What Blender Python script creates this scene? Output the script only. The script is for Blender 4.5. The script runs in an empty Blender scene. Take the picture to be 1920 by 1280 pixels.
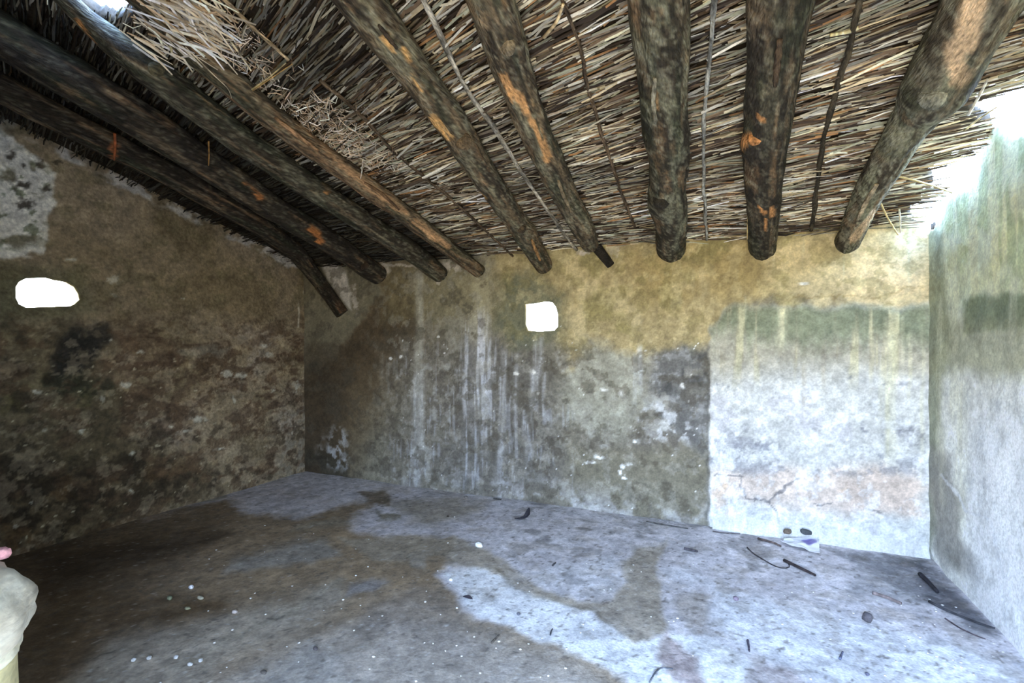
import bpy, math, random
import numpy as np

# ------------------------------------------------------------------ camera, sky, light, exposure
scene = bpy.context.scene
PSI = math.radians(22.3)
CP, SP = math.cos(PSI), math.sin(PSI)
EYE = 1.5
FOC = 960.0
HZ = 634.0

cam_d = bpy.data.cameras.new('camera')
cam = bpy.data.objects.new('camera', cam_d)
scene.collection.objects.link(cam)
cam.location = (0, 0, EYE)
cam.rotation_euler = (math.radians(90), 0, PSI)
cam_d.sensor_fit = 'HORIZONTAL'
cam_d.sensor_width = 36.0
cam_d.lens = 36.0 * FOC / 1920.0
cam_d.shift_y = -(640.0 - HZ) / 1920.0
cam_d.clip_start = 0.02
scene.camera = cam

world = bpy.data.worlds.new('daylight')
scene.world = world
world.use_nodes = True
wn = world.node_tree.nodes
wl = world.node_tree.links
wn.clear()
w_out = wn.new('ShaderNodeOutputWorld')
w_bg = wn.new('ShaderNodeBackground')
w_tc = wn.new('ShaderNodeTexCoord')
w_sep = wn.new('ShaderNodeSeparateXYZ')
w_map = wn.new('ShaderNodeMapRange')
w_map.inputs['From Min'].default_value = -1
w_map.inputs['From Max'].default_value = 1
w_ramp = wn.new('ShaderNodeValToRGB')
cr = w_ramp.color_ramp
cr.elements[0].position = 0.0
cr.elements[0].color = (0.20, 0.17, 0.12, 1)
cr.elements[1].position = 1.0
cr.elements[1].color = (0.30, 0.52, 1.0, 1)
for p_, c_ in ((0.40, (0.34, 0.30, 0.21, 1)), (0.485, (0.50, 0.46, 0.34, 1)), (0.515, (0.74, 0.86, 1.0, 1)), (0.62, (0.46, 0.66, 1.0, 1))):
    e_ = cr.elements.new(p_)
    e_.color = c_
wl.new(w_tc.outputs['Generated'], w_sep.inputs[0])
wl.new(w_sep.outputs['Z'], w_map.inputs['Value'])
wl.new(w_map.outputs['Result'], w_ramp.inputs['Fac'])
wl.new(w_ramp.outputs['Color'], w_bg.inputs['Color'])
w_bg.inputs['Strength'].default_value = 1.0
wl.new(w_bg.outputs[0], w_out.inputs[0])

scene.view_settings.view_transform = 'Standard'
scene.view_settings.look = 'None'
scene.view_settings.gamma = 1
scene.view_settings.use_curve_mapping = False
scene.view_settings.exposure = 5.5
scene.cycles.max_bounces = 10
scene.cycles.diffuse_bounces = 8
scene.cycles.sample_clamp_indirect = 0.6


def portal(name, loc, rot, sx, sy):
    """marks an opening through which the sky lights the room"""
    l = bpy.data.lights.new(name, 'AREA')
    l.shape = 'RECTANGLE'
    l.size, l.size_y = sx, sy
    l.cycles.is_portal = True
    o = bpy.data.objects.new(name, l)
    o.location = loc
    o.rotation_euler = rot
    scene.collection.objects.link(o)
    return o


DOOR_X0, DOOR_X1, DOOR_H = -0.75, 0.80, 2.05
FRONT_IN, FRONT_OUT = -0.15, -0.62  # unseen front wall; depth and opening sized to dim the left side
portal('doorway_daylight', ((DOOR_X0 + DOOR_X1) / 2, FRONT_OUT, DOOR_H / 2), (math.radians(90), 0, 0), DOOR_X1 - DOOR_X0, DOOR_H)

random.seed(7)
rng = np.random.default_rng(11)

# ------------------------------------------------------------------ geometry of the place
ROOF_A, ROOF_S = 2.29, 0.27


def roof_z(y):
    return ROOF_A + ROOF_S * (4.36 - y)


def back_y(x):
    return 4.36 + (1.315 - x) * 0.014


def left_x(y):
    return -4.347 - 0.073 * (4.44 - y)


RIGHT_X = 1.315


def ray(px, py):
    l = (px - 960.0) / FOC
    z = (HZ - py) / FOC
    return np.array([CP * l - SP, SP * l + CP, z])


def at_floor(px, py, z=0.0):
    r = ray(px, py)
    d = (z - EYE) / r[2]
    return np.array([r[0] * d, r[1] * d, z])


def at_roof(px, py, off):
    r = ray(px, py)
    d = (ROOF_A + ROOF_S * 4.36 - off - EYE) / (r[2] + ROOF_S * r[1])
    return np.array([r[0] * d, r[1] * d, EYE + r[2] * d])


def at_back(px, py, inset=0.0):
    r = ray(px, py)
    d = (4.36 + 1.315 * 0.014 - inset) / (r[1] + 0.014 * r[0])
    return np.array([r[0] * d, r[1] * d, EYE + r[2] * d])


def at_left(px, py):
    r = ray(px, py)
    d = (-4.347 - 0.073 * 4.44) / (r[0] - 0.073 * r[1])
    return np.array([r[0] * d, r[1] * d, EYE + r[2] * d])


def at_right(px, py):
    r = ray(px, py)
    d = RIGHT_X / r[0]
    return np.array([r[0] * d, r[1] * d, EYE + r[2] * d])


def project(P):
    lat = CP * P[:, 0] + SP * P[:, 1]
    dep = np.maximum(-SP * P[:, 0] + CP * P[:, 1], 0.25)
    return 960 + FOC * lat / dep, HZ - FOC * (P[:, 2] - EYE) / dep


# ------------------------------------------------------------------ noise and masks
def _hash(ix, iy, iz, seed):
    h = (ix.astype(np.int64) * 374761393 + iy.astype(np.int64) * 668265263 + iz.astype(np.int64) * 2147483647 + seed * 974634777) & 0xffffffff
    h = ((h ^ (h >> 13)) * 1274126177) & 0xffffffff
    h = ((h ^ (h >> 16)) * 2246822519) & 0xffffffff
    h = h ^ (h >> 15)
    return (h & 0xffffff).astype(np.float64) / 0xffffff * 2 - 1


def noise2(x, y, seed=0):
    x0 = np.floor(x); y0 = np.floor(y)
    fx = x - x0; fy = y - y0
    fx = fx * fx * (3 - 2 * fx); fy = fy * fy * (3 - 2 * fy)
    z = np.zeros_like(x0)
    a = _hash(x0, y0, z, seed); b = _hash(x0 + 1, y0, z, seed)
    c = _hash(x0, y0 + 1, z, seed); d = _hash(x0 + 1, y0 + 1, z, seed)
    return (a * (1 - fx) + b * fx) * (1 - fy) + (c * (1 - fx) + d * fx) * fy


def fbm(x, y, seed=0, octs=4, gain=0.55):
    x = np.asarray(x, float); y = np.asarray(y, float)
    t = 0; a = 1.0; n = 0
    for i in range(octs):
        t = t + a * noise2(x + 17.3 * i, y - 9.1 * i, seed + i * 7)
        n += a
        a *= gain
        x = x * 2.03; y = y * 2.03
    return t / n * 1.6


def sstep(a, b, x):
    t = np.clip((x - a) / (b - a), 0, 1)
    return t * t * (3 - 2 * t)


def poly_sd(x, y, pts):
    """signed distance to a polygon, positive inside"""
    pts = np.asarray(pts, float)
    d2 = np.full(x.shape, 1e18)
    ins = np.zeros(x.shape, bool)
    n = len(pts)
    for i in range(n):
        ax, ay = pts[i]
        bx, by = pts[(i + 1) % n]
        ex, ey = bx - ax, by - ay
        L = ex * ex + ey * ey + 1e-12
        t = np.clip(((x - ax) * ex + (y - ay) * ey) / L, 0, 1)
        d2 = np.minimum(d2, (x - ax - t * ex) ** 2 + (y - ay - t * ey) ** 2)
        cond = (ay > y) != (by > y)
        if by != ay:
            ins ^= cond & (x < (bx - ax) * (y - ay) / (by - ay) + ax)
    return np.where(ins, 1, -1) * np.sqrt(d2)


def rgb(r, g, b):
    return np.array([r, g, b], float) / 255.0


class Paint:
    """an albedo built up in layers of plaster, stain and dirt"""

    def __init__(self, px, py, s, t, base, warp=10):
        self.px, self.py, self.s, self.t = px, py, s, t
        self.c = np.tile(np.asarray(base, float), (len(px), 1))
        self.w1 = fbm(s * 3.1, t * 3.1, 101, 5)
        self.w2 = fbm(s * 3.1 + 40, t * 3.1, 102, 5)
        self.w1 = self.w1 + 0.3 * fbm(s * 17, t * 17, 103, 3)
        self.w2 = self.w2 + 0.3 * fbm(s * 17 + 9, t * 17, 104, 3)
        self.hf = fbm(s * 42, t * 42, 105, 3)
        self.wx = px + warp * self.w1
        self.wy = py + warp * self.w2

    def over(self, col, m):
        m = np.clip(m, 0, 1)[:, None]
        self.c = self.c * (1 - m) + np.asarray(col, float) * m

    def scale(self, f):
        self.c = self.c * np.asarray(f)[:, None]

    def poly(self, pts, col, soft=14, a=1.0, k=1.0, tex=None):
        x = self.px + (self.wx - self.px) * k
        y = self.py + (self.wy - self.py) * k
        x0 = min(p[0] for p in pts) - 60; x1 = max(p[0] for p in pts) + 60
        y0 = min(p[1] for p in pts) - 60; y1 = max(p[1] for p in pts) + 60
        idx = np.where((x > x0) & (x < x1) & (y > y0) & (y < y1))[0]
        if not len(idx):
            return
        m = sstep(-soft, soft, poly_sd(x[idx], y[idx], pts)) * a
        if tex is not None:
            m = m * tex[idx]
        m = np.clip(m, 0, 1)[:, None]
        self.c[idx] = self.c[idx] * (1 - m) + np.asarray(col, float) * m

    def blob(self, cx, cy, rx, ry, col, a=1.0, hard=0.5, k=1.0, tex=None):
        x = self.px + (self.wx - self.px) * k
        y = self.py + (self.wy - self.py) * k
        d = np.hypot((x - cx) / rx, (y - cy) / ry) + 0.55 * self.hf
        m = (1 - sstep(hard, 1.4 - hard * 0.3, d)) * a
        if tex is not None:
            m = m * tex
        self.over(col, m)

    def line(self, pts, w, col, a=1.0, k=0.6):
        x = self.px + (self.wx - self.px) * k
        y = self.py + (self.wy - self.py) * k
        d = np.full(x.shape, 1e9)
        for (ax, ay), (bx, by) in zip(pts[:-1], pts[1:]):
            ex, ey = bx - ax, by - ay
            t = np.clip(((x - ax) * ex + (y - ay) * ey) / (ex * ex + ey * ey + 1e-9), 0, 1)
            d = np.minimum(d, np.hypot(x - ax - t * ex, y - ay - t * ey))
        self.over(col, (1 - sstep(w * 0.4, w, d)) * a)

    def streak(self, cx, w, y0, y1, col, a=1.0, fine=0.0, fade=40):
        x = self.px + (self.wx - self.px) * 0.25
        m = 1 - sstep(w * 0.25, w * 1.15, np.abs(x - cx))
        m = m * sstep(y0 - fade * 0.3, y0 + fade * 0.3, self.wy) * (1 - sstep(y1 - fade, y1 + fade, self.wy))
        if fine:
            f = fbm(self.s * 38, self.t * 2.2, 77, 3)
            m = m * (1 - fine + fine * sstep(-0.15, 0.35, f))
        self.over(col, m * a)

    def linear(self):
        c = np.clip(self.c, 0.004, 0.97)
        c = np.where(c <= 0.04045, c / 12.92, ((c + 0.055) / 1.055) ** 2.4)
        return np.concatenate([c, np.ones((len(c), 1))], 1)


def lin(c):
    c = np.clip(np.asarray(c, float), 0.003, 0.97)
    return np.where(c <= 0.04045, c / 12.92, ((c + 0.055) / 1.055) ** 2.4)


# ------------------------------------------------------------------ materials
def mat(name, attr='col', color=None, rough=0.9, grain=0.18, grain_scale=90.0, bump=0.25, bump_scale=60.0, stretch=None, spec=0.25, bump_dist=0.01):
    m = bpy.data.materials.new(name)
    m.use_nodes = True
    nt = m.node_tree
    b = nt.nodes['Principled BSDF']
    b.inputs['Roughness'].default_value = rough
    b.inputs['Specular IOR Level'].default_value = spec
    tc = nt.nodes.new('ShaderNodeTexCoord')
    mp = nt.nodes.new('ShaderNodeMapping')
    nt.links.new(tc.outputs['Object'], mp.inputs['Vector'])
    if stretch:
        mp.inputs['Scale'].default_value = stretch
    nz = nt.nodes.new('ShaderNodeTexNoise')
    nz.inputs['Scale'].default_value = grain_scale
    nz.inputs['Detail'].default_value = 5
    nt.links.new(mp.outputs[0], nz.inputs['Vector'])
    mr = nt.nodes.new('ShaderNodeMapRange')
    mr.inputs['From Min'].default_value = 0.25
    mr.inputs['From Max'].default_value = 0.75
    mr.inputs['To Min'].default_value = 1 - grain
    mr.inputs['To Max'].default_value = 1 + grain
    nt.links.new(nz.outputs['Fac'], mr.inputs['Value'])
    mul = nt.nodes.new('ShaderNodeVectorMath')
    mul.operation = 'MULTIPLY'
    if color is None:
        at = nt.nodes.new('ShaderNodeAttribute')
        at.attribute_name = attr
        nt.links.new(at.outputs['Color'], mul.inputs[0])
    else:
        mul.inputs[0].default_value = tuple(lin(color))
    nt.links.new(mr.outputs['Result'], mul.inputs[1])
    nt.links.new(mul.outputs[0], b.inputs['Base Color'])
    if bump:
        n2 = nt.nodes.new('ShaderNodeTexNoise')
        n2.inputs['Scale'].default_value = bump_scale
        n2.inputs['Detail'].default_value = 6
        nt.links.new(mp.outputs[0], n2.inputs['Vector'])
        bp = nt.nodes.new('ShaderNodeBump')
        bp.inputs['Strength'].default_value = bump
        bp.inputs['Distance'].default_value = bump_dist
        nt.links.new(n2.outputs['Fac'], bp.inputs['Height'])
        nt.links.new(bp.outputs[0], b.inputs['Normal'])
    return m


M_PLASTER = mat('weathered_plaster', grain=0.2, grain_scale=70, bump=0.35, bump_scale=55)
M_RUBBLE = mat('rubble_plaster', grain=0.3, grain_scale=45, bump=0.7, bump_scale=35, bump_dist=0.02)
M_FLOOR = mat('stained_concrete', grain=0.2, grain_scale=80, bump=0.3, bump_scale=70, rough=0.85)
M_LOG = mat('weathered_log', grain=0.6, grain_scale=52, bump=1.0, bump_scale=38, stretch=(2.2, 0.45, 2.2), bump_dist=0.02)
M_REED = mat('dry_reed', grain=0.2, grain_scale=60, bump=0.0, rough=0.75)
M_BACKING = mat('packed_reed', color=rgb(48, 40, 30), grain=0.5, grain_scale=40, bump=0.5)
M_STONE = mat('limestone', grain=0.2, grain_scale=30, bump=0.5, bump_scale=25, stretch=(1, 1, 2.5))
M_SMALL = mat('small_debris', grain=0.25, grain_scale=120, bump=0.3, bump_scale=120)
M_FOIL = mat('crumpled_wrapper', grain=0.05, grain_scale=60, bump=0.1, rough=0.3, spec=0.6)


# ------------------------------------------------------------------ object helpers
def link(o, parent=None):
    scene.collection.objects.link(o)
    if parent is not None:
        o.parent = parent
    return o


def tag(o, label=None, cat=None, group=None, kind=None):
    if label:
        o['label'] = label
    if cat:
        o['category'] = cat
    if group:
        o['group'] = group
    if kind:
        o['kind'] = kind
    return o


def mesh_np(name, V, F, col=None, material=None, parent=None, smooth=True, origin=None):
    V = np.asarray(V, float)
    if origin is not None:
        V = V - np.asarray(origin, float)
    me = bpy.data.meshes.new(name)
    if isinstance(F, np.ndarray):
        k = F.shape[1]
        me.vertices.add(len(V))
        me.vertices.foreach_set('co', V.astype(np.float32).ravel())
        me.loops.add(F.size)
        me.loops.foreach_set('vertex_index', F.astype(np.int32).ravel())
        me.polygons.add(len(F))
        me.polygons.foreach_set('loop_start', np.arange(0, F.size, k, dtype=np.int32))
        me.polygons.foreach_set('loop_total', np.full(len(F), k, dtype=np.int32))
        me.update(calc_edges=True)
    else:
        me.from_pydata([tuple(v) for v in V], [], [tuple(f) for f in F])
    if col is not None:
        a = me.attributes.new('col', 'FLOAT_COLOR', 'POINT')
        a.data.foreach_set('color', np.asarray(col, np.float32).ravel())
    me.polygons.foreach_set('use_smooth', np.full(len(me.polygons), smooth, dtype=bool))
    if material:
        me.materials.append(material)
    me.validate()
    o = bpy.data.objects.new(name, me)
    if origin is not None and parent is None:
        o.location = tuple(origin)
    return link(o, parent)


def flat(c, n):
    l = lin(c)
    return np.tile(np.array([l[0], l[1], l[2], 1.0]), (n, 1))


def grid(nu, nv):
    i = np.arange((nu - 1) * (nv - 1))
    r = i // (nu - 1)
    c = i % (nu - 1)
    a = r * nu + c
    return np.stack([a, a + 1, a + nu + 1, a + nu], 1)


def keep_faces(V, F, keep):
    F = F[keep]
    used = np.unique(F)
    m = np.full(len(V), -1)
    m[used] = np.arange(len(used))
    return used, m[F]


# ------------------------------------------------------------------ window holes (outline on the wall, in metres)
BACK_HOLE_PX = [(985, 570), (1000, 569), (1022, 565), (1036, 566), (1043, 575), (1047, 590), (1047, 612), (1040, 620), (1012, 622), (990, 620), (985, 608)]
LEFT_HOLE_PX = [(28, 538), (34, 528), (48, 521), (85, 520), (105, 525), (125, 529), (140, 538), (148, 552), (150, 562), (140, 571), (132, 574), (98, 576), (48, 577), (34, 570), (28, 558)]
BACK_HOLE = [(p[0], p[2]) for p in (at_back(*q) for q in BACK_HOLE_PX)]
LEFT_HOLE = [(p[1], p[2]) for p in (at_left(*q) for q in LEFT_HOLE_PX)]


def snap_hole(a, b, hole, cell):
    """distance to the outline, and wall points pulled onto it so the opening has a clean edge"""
    sd = poly_sd(a, b, hole)
    near = np.where(np.abs(sd) < cell * 0.75)[0]
    e = 1e-3
    gx = (poly_sd(a[near] + e, b[near], hole) - poly_sd(a[near] - e, b[near], hole)) / (2 * e)
    gy = (poly_sd(a[near], b[near] + e, hole) - poly_sd(a[near], b[near] - e, hole)) / (2 * e)
    a = a.copy(); b = b.copy()
    a[near] -= sd[near] * gx
    b[near] -= sd[near] * gy
    return a, b, sd


# ------------------------------------------------------------------ albedo of the surfaces
def paint_back(P):
    px, py = project(P)
    s, t = P[:, 0], P[:, 2]
    p = Paint(px, py, s, t, rgb(138, 132, 114), warp=12)
    n1 = fbm(s * 1.3, t * 1.3, 1, 5)
    n2 = fbm(s * 5, t * 5, 2, 5)
    n3 = fbm(s * 14, t * 14, 3, 4)
    vs = fbm(s * 16, t * 0.9, 4, 4)
    vf = fbm(s * 45, t * 2.6, 5, 3)
    p.over(rgb(158, 152, 132), sstep(0.0, 0.6, n1) * 0.5)
    p.over(rgb(108, 102, 86), sstep(0.05, 0.6, n2) * 0.55)
    # darker brown at the left end, paler repair patch above it
    p.poly([(540, 460), (780, 470), (800, 640), (760, 700), (700, 800), (660, 900), (540, 920)], rgb(98, 84, 63), 50, 0.9)
    p.poly([(560, 600), (680, 600), (770, 560), (780, 640), (640, 720), (620, 900), (560, 910)], rgb(76, 64, 48), 30, 0.75)
    p.poly([(545, 480), (700, 490), (716, 545), (680, 590), (640, 650), (600, 690), (545, 690)], rgb(132, 126, 106), 7, 0.8)
    p.poly([(600, 478), (626, 485), (650, 510), (662, 545), (658, 580), (640, 560), (612, 520)], rgb(205, 196, 186), 4, 0.9, 0.4)
    p.poly([(560, 640), (660, 640), (640, 790), (600, 880), (560, 900)], rgb(72, 62, 48), 18, 0.6)
    p.poly([(556, 840), (700, 850), (720, 905), (560, 900)], rgb(58, 54, 44), 20, 0.8, 1, sstep(-0.3, 0.3, n2))
    p.poly([(612, 815), (640, 810), (655, 850), (640, 885), (610, 870)], rgb(190, 192, 196), 14, 0.75, 1.6, sstep(-0.2, 0.25, n3))
    # mould-grey middle of the wall
    low = sstep(600, 700, py) * sstep(690, 780, px)
    p.over(rgb(124, 118, 108), low * 0.7)
    p.over(rgb(102, 96, 88), low * sstep(0.0, 0.5, n2) * 0.75)
    p.over(rgb(170, 172, 170), low * sstep(0.15, 0.6, n3) * 0.45)
    p.poly([(860, 640), (960, 620), (1010, 660), (1046, 720), (1056, 830), (1040, 900), (880, 930), (800, 900), (850, 800)], rgb(94, 90, 84), 26, 0.65, 1.3)
    p.poly([(1215, 690), (1240, 645), (1332, 655), (1332, 860), (1290, 850), (1240, 800), (1210, 740)], rgb(108, 107, 106), 16, 0.8, 1.4)
    p.poly([(1215, 690), (1240, 645), (1332, 655), (1332, 860), (1290, 850), (1240, 800), (1210, 740)], rgb(150, 150, 148), 16, 0.6, 1.4, sstep(0.1, 0.45, n3))
    p.poly([(1230, 650), (1332, 655), (1332, 720), (1240, 730)], rgb(74, 74, 72), 14, 0.7, 1.6, sstep(-0.1, 0.35, n2 + 0.5 * vs))
    p.poly([(1060, 650), (1210, 640), (1215, 760), (1180, 820), (1060, 800), (1045, 700)], rgb(162, 160, 144), 22, 0.75, 1.2)
    p.poly([(1195, 770), (1225, 735), (1260, 760), (1290, 790), (1275, 835), (1225, 825)], rgb(196, 196, 196), 9, 0.8, 1.6, sstep(-0.25, 0.1, n3))
    p.poly([(1060, 830), (1200, 840), (1334, 850), (1334, 985), (1210, 965), (1060, 930)], rgb(118, 112, 94), 20, 0.75, 1.0)
    p.over(rgb(170, 172, 176), low * sstep(0.25, 0.5, vf) * sstep(0.0, 0.3, n2) * (1 - sstep(1040, 1100, px)) * 0.5)
    # ochre band under the rafters
    p.poly([(915, 440), (1760, 380), (1760, 560), (1640, 575), (1440, 560), (1350, 590), (1328, 640), (1210, 655), (1090, 650), (1060, 690), (1040, 640), (930, 600), (918, 540)], rgb(172, 155, 114), 16, 0.92, 1.6)
    p.poly([(1170, 470), (1560, 440), (1560, 520), (1380, 560), (1200, 560)], rgb(160, 140, 94), 30, 0.6, 1.5)
    up = sstep(-20, 30, 655 - py) * sstep(900, 960, px)
    p.over(rgb(126, 118, 78), up * sstep(0.12, 0.5, n2) * 0.6)
    p.over(rgb(205, 190, 150), up * sstep(0.1, 0.6, fbm(s * 6, t * 3, 8, 4)) * 0.5)
    p.poly([(1440, 450), (1740, 420), (1740, 590), (1640, 590), (1520, 560), (1440, 520)], rgb(218, 200, 158), 30, 0.75, 1.5)
    p.over(rgb(232, 205, 160), sstep(1500, 1560, px) * (1 - sstep(540, 590, py)) * sstep(0.1, 0.4, n2) * 0.5)
    p.poly([(925, 530), (990, 520), (1055, 540), (1062, 600), (1048, 640), (960, 650), (928, 600)], rgb(112, 114, 96), 18, 0.8, 1.4)
    p.poly([(715, 500), (915, 490), (915, 600), (720, 610)], rgb(140, 130, 98), 18, 0.5, 1.0)
    # lime runs
    p.streak(786, 11, 505, 690, rgb(176, 172, 158), 0.75, 0.2)
    p.streak(784, 15, 690, 860, rgb(196, 196, 194), 0.85, 0.4, 50)
    p.streak(782, 9, 840, 920, rgb(180, 182, 184), 0.5, 0.5, 30)
    p.streak(900, 22, 488, 640, rgb(170, 162, 134), 0.85, 0.3, 20)
    p.streak(893, 32, 585, 800, rgb(200, 200, 204), 0.9, 0.75, 60)
    p.streak(905, 46, 640, 790, rgb(196, 198, 204), 0.7, 0.85, 60)
    p.streak(880, 26, 800, 930, rgb(188, 192, 200), 0.6, 0.8, 50)
    for cx, w, a0, a1, al in ((944, 8, 640, 840, .5), (968, 6, 660, 860, .45), (1005, 9, 640, 720, .5), (1014, 6, 625, 700, .6), (1002, 12, 690, 780, .55), (990, 10, 780, 880, .5), (1200, 7, 640, 720, .6), (1190, 5, 660, 760, .4), (1022, 5, 700, 790, .5), (940, 14, 840, 930, .45)):
        p.streak(cx, w, a0, a1, rgb(196, 198, 202), al, 0.5, 25)
    # salts along the foot of the wall
    foot = 893 + (px - 600) * 0.1345
    p.over(rgb(168, 166, 164), sstep(-70, 0, py - foot) * sstep(-0.1, 0.45, n2 + 0.3 * n3) * sstep(660, 900, px) * 0.8)
    for x_, y_, a_, b_ in ((720, 504, 9, 12), (834, 496, 15, 9), (822, 524, 6, 5), (1094, 474, 10, 6), (1148, 468, 12, 14), (858, 500, 9, 7), (760, 498, 40, 3), (1000, 482, 12, 5), (668, 560, 5, 26)):
        p.blob(x_, y_, a_, b_, rgb(206, 194, 180), 0.8, 0.6, 0.5)
    # whitewashed infill at the right
    edge = 1330 + 3 * fbm(t * 14, t * 0, 31, 3)
    inside = sstep(-3, 3, px - edge)
    top = 588 + 26 * fbm(s * 2.4, s * 0, 33, 4) + 30 * (1 - sstep(1328, 1390, px))
    infill = inside * sstep(-8, 12, p.wy * 0.4 + py * 0.6 - top)
    p.over(rgb(198, 198, 194), infill)
    p.over(rgb(168, 162, 144), infill * (1 - sstep(660, 735, p.wy)) * 0.9)
    p.over(rgb(126, 132, 108), infill * (1 - sstep(612, 668, py + 26 * n1 + 20 * vs)) * sstep(-0.9, 0.1, vs + 0.6) * 0.9)
    p.over(rgb(150, 140, 116), infill * sstep(0.1, 0.5, vs) * (1 - sstep(650, 740, py)) * 0.6)
    p.over(rgb(216, 212, 172), infill * sstep(0.25, 0.6, vs) * (1 - sstep(640, 760, py)) * 0.6)
    p.over(rgb(186, 184, 190), infill * sstep(0.2, 0.6, n2) * sstep(690, 760, py) * 0.55)
    p.poly([(1345, 880), (1500, 868), (1735, 880), (1735, 965), (1600, 968), (1490, 950), (1350, 940)], rgb(206, 186, 170), 22, 0.8, 1.4)
    p.poly([(1560, 905), (1720, 900), (1720, 960), (1590, 965)], rgb(190, 172, 158), 18, 0.5, 1.4)
    p.over(rgb(196, 160, 120), infill * sstep(0.35, 0.6, n2) * sstep(850, 900, py) * (1 - sstep(950, 990, py)) * 0.35)
    for x_, y_, r1, r2 in ((1612, 812, 16, 14), (1650, 815, 8, 6), (1695, 815, 20, 8), (1400, 830, 14, 12), (1425, 835, 12, 8), (1352, 816, 18, 4), (1345, 714, 14, 4), (1690, 718, 16, 7), (1452, 733, 4, 3), (1645, 856, 7, 6), (1365, 842, 10, 4), (1590, 716, 3, 3), (1654, 733, 5, 3)):
        p.blob(x_, y_, r1, r2, rgb(130, 132, 140), 0.75, 0.3, 1.2, sstep(-0.35, 0.15, n3))
    for x_, y0_, y1_, a_ in ((1508, 690, 760, .5), (1460, 610, 650, .55), (1545, 650, 720, .4)):
        p.streak(x_, 6, y0_, y1_, rgb(158, 148, 128), a_, 0.3, 30)
    for x_, w_, y0_, y1_, a_ in ((1466, 11, 575, 650, .85), (1705, 4, 425, 545, .8), (1582, 2.5, 478, 520, .8), (1452, 3, 470, 510, .5), (1507, 3, 450, 500, .5), (1668, 14, 600, 860, .7), (1704, 5, 625, 750, .9), (1690, 5, 590, 680, .7), (1650, 6, 680, 790, .55), (1728, 5, 610, 900, .6), (1395, 4, 560, 600, .6)):
        p.streak(x_, w_, y0_, y1_, rgb(216, 212, 178), a_ * 0.85, 0.45, 30)
    for ln in ([(1420, 942), (1446, 938), (1462, 918), (1492, 890)], [(1446, 938), (1460, 958), (1474, 985)], [(1386, 886), (1392, 920), (1400, 935), (1425, 940)], [(1350, 894), (1392, 888)], [(1520, 938), (1550, 940)], [(1621, 957), (1650, 964)]):
        p.line(ln, 2.6, rgb(108, 106, 108), 0.7, 1.1)
    p.line([(1440, 560), (1530, 565), (1600, 560), (1650, 548), (1690, 540), (1735, 535)], 3, rgb(150, 130, 90), 0.5, 1.5)
    # dark seam where the old wall ends against the infill, and specks
    p.over(rgb(78, 78, 74), sstep(-9, -2, px - edge) * (1 - sstep(-3, 1, px - edge)) * sstep(650, 700, py) * 0.5)
    sp = fbm(s * 48, t * 48, 61, 2)
    p.over(rgb(238, 236, 232), sstep(1.25, 1.3, sp) * sstep(700, 760, px) * (1 - inside) * sstep(560, 640, py) * 0.9)
    for x_, y_, a_, b_ in ((1166, 735, 6, 6), (1135, 730, 7, 3), (1126, 858, 8, 4), (1108, 868, 9, 4), (1170, 874, 5, 4), (1180, 870, 7, 3), (1164, 886, 4, 5), (1172, 895, 5, 3), (755, 668, 5, 4), (735, 672, 3, 2), (1012, 738, 4, 4), (1192, 828, 4, 3), (1000, 698, 7, 4), (970, 700, 5, 4), (1120, 855, 6, 4), (1278, 722, 6, 6), (820, 632, 3, 2), (1505, 534, 10, 3)):
        p.blob(x_, y_, a_, b_, rgb(240, 238, 232), 0.95, 0.6, 0.3)
    m1 = fbm(s * 7.5, t * 8.5, 141, 5, 0.62)
    m2 = fbm(s * 11, t * 9, 142, 5, 0.62)
    olive = rgb(132, 122, 82)
    p.over(olive, up * (1 - infill) * sstep(0.18, 0.30, m1) * 0.38)
    p.over(rgb(206, 190, 146), up * (1 - infill) * sstep(0.24, 0.34, m2) * 0.35)
    old = (1 - inside) * (1 - up)
    p.over(rgb(84, 78, 66), old * sstep(0.20, 0.32, m1) * 0.45)
    p.over(rgb(158, 154, 142), old * sstep(0.24, 0.34, m2) * sstep(650, 760, px) * 0.42)
    p.over(rgb(142, 142, 148), infill * sstep(760, 830, py) * (1 - sstep(880, 900, py)) * sstep(0.22, 0.32, m1 + 0.25 * (1 - sstep(1340, 1560, px)) * sstep(800, 840, py) - 0.05) * 0.55)
    p.over(rgb(230, 232, 234), infill * sstep(690, 740, py) * sstep(0.2, 0.35, m2) * 0.4)
    p.scale(1 + 0.10 * n3 + 0.05 * n2 + 0.09 * p.hf)
    return p.linear(), infill


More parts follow.
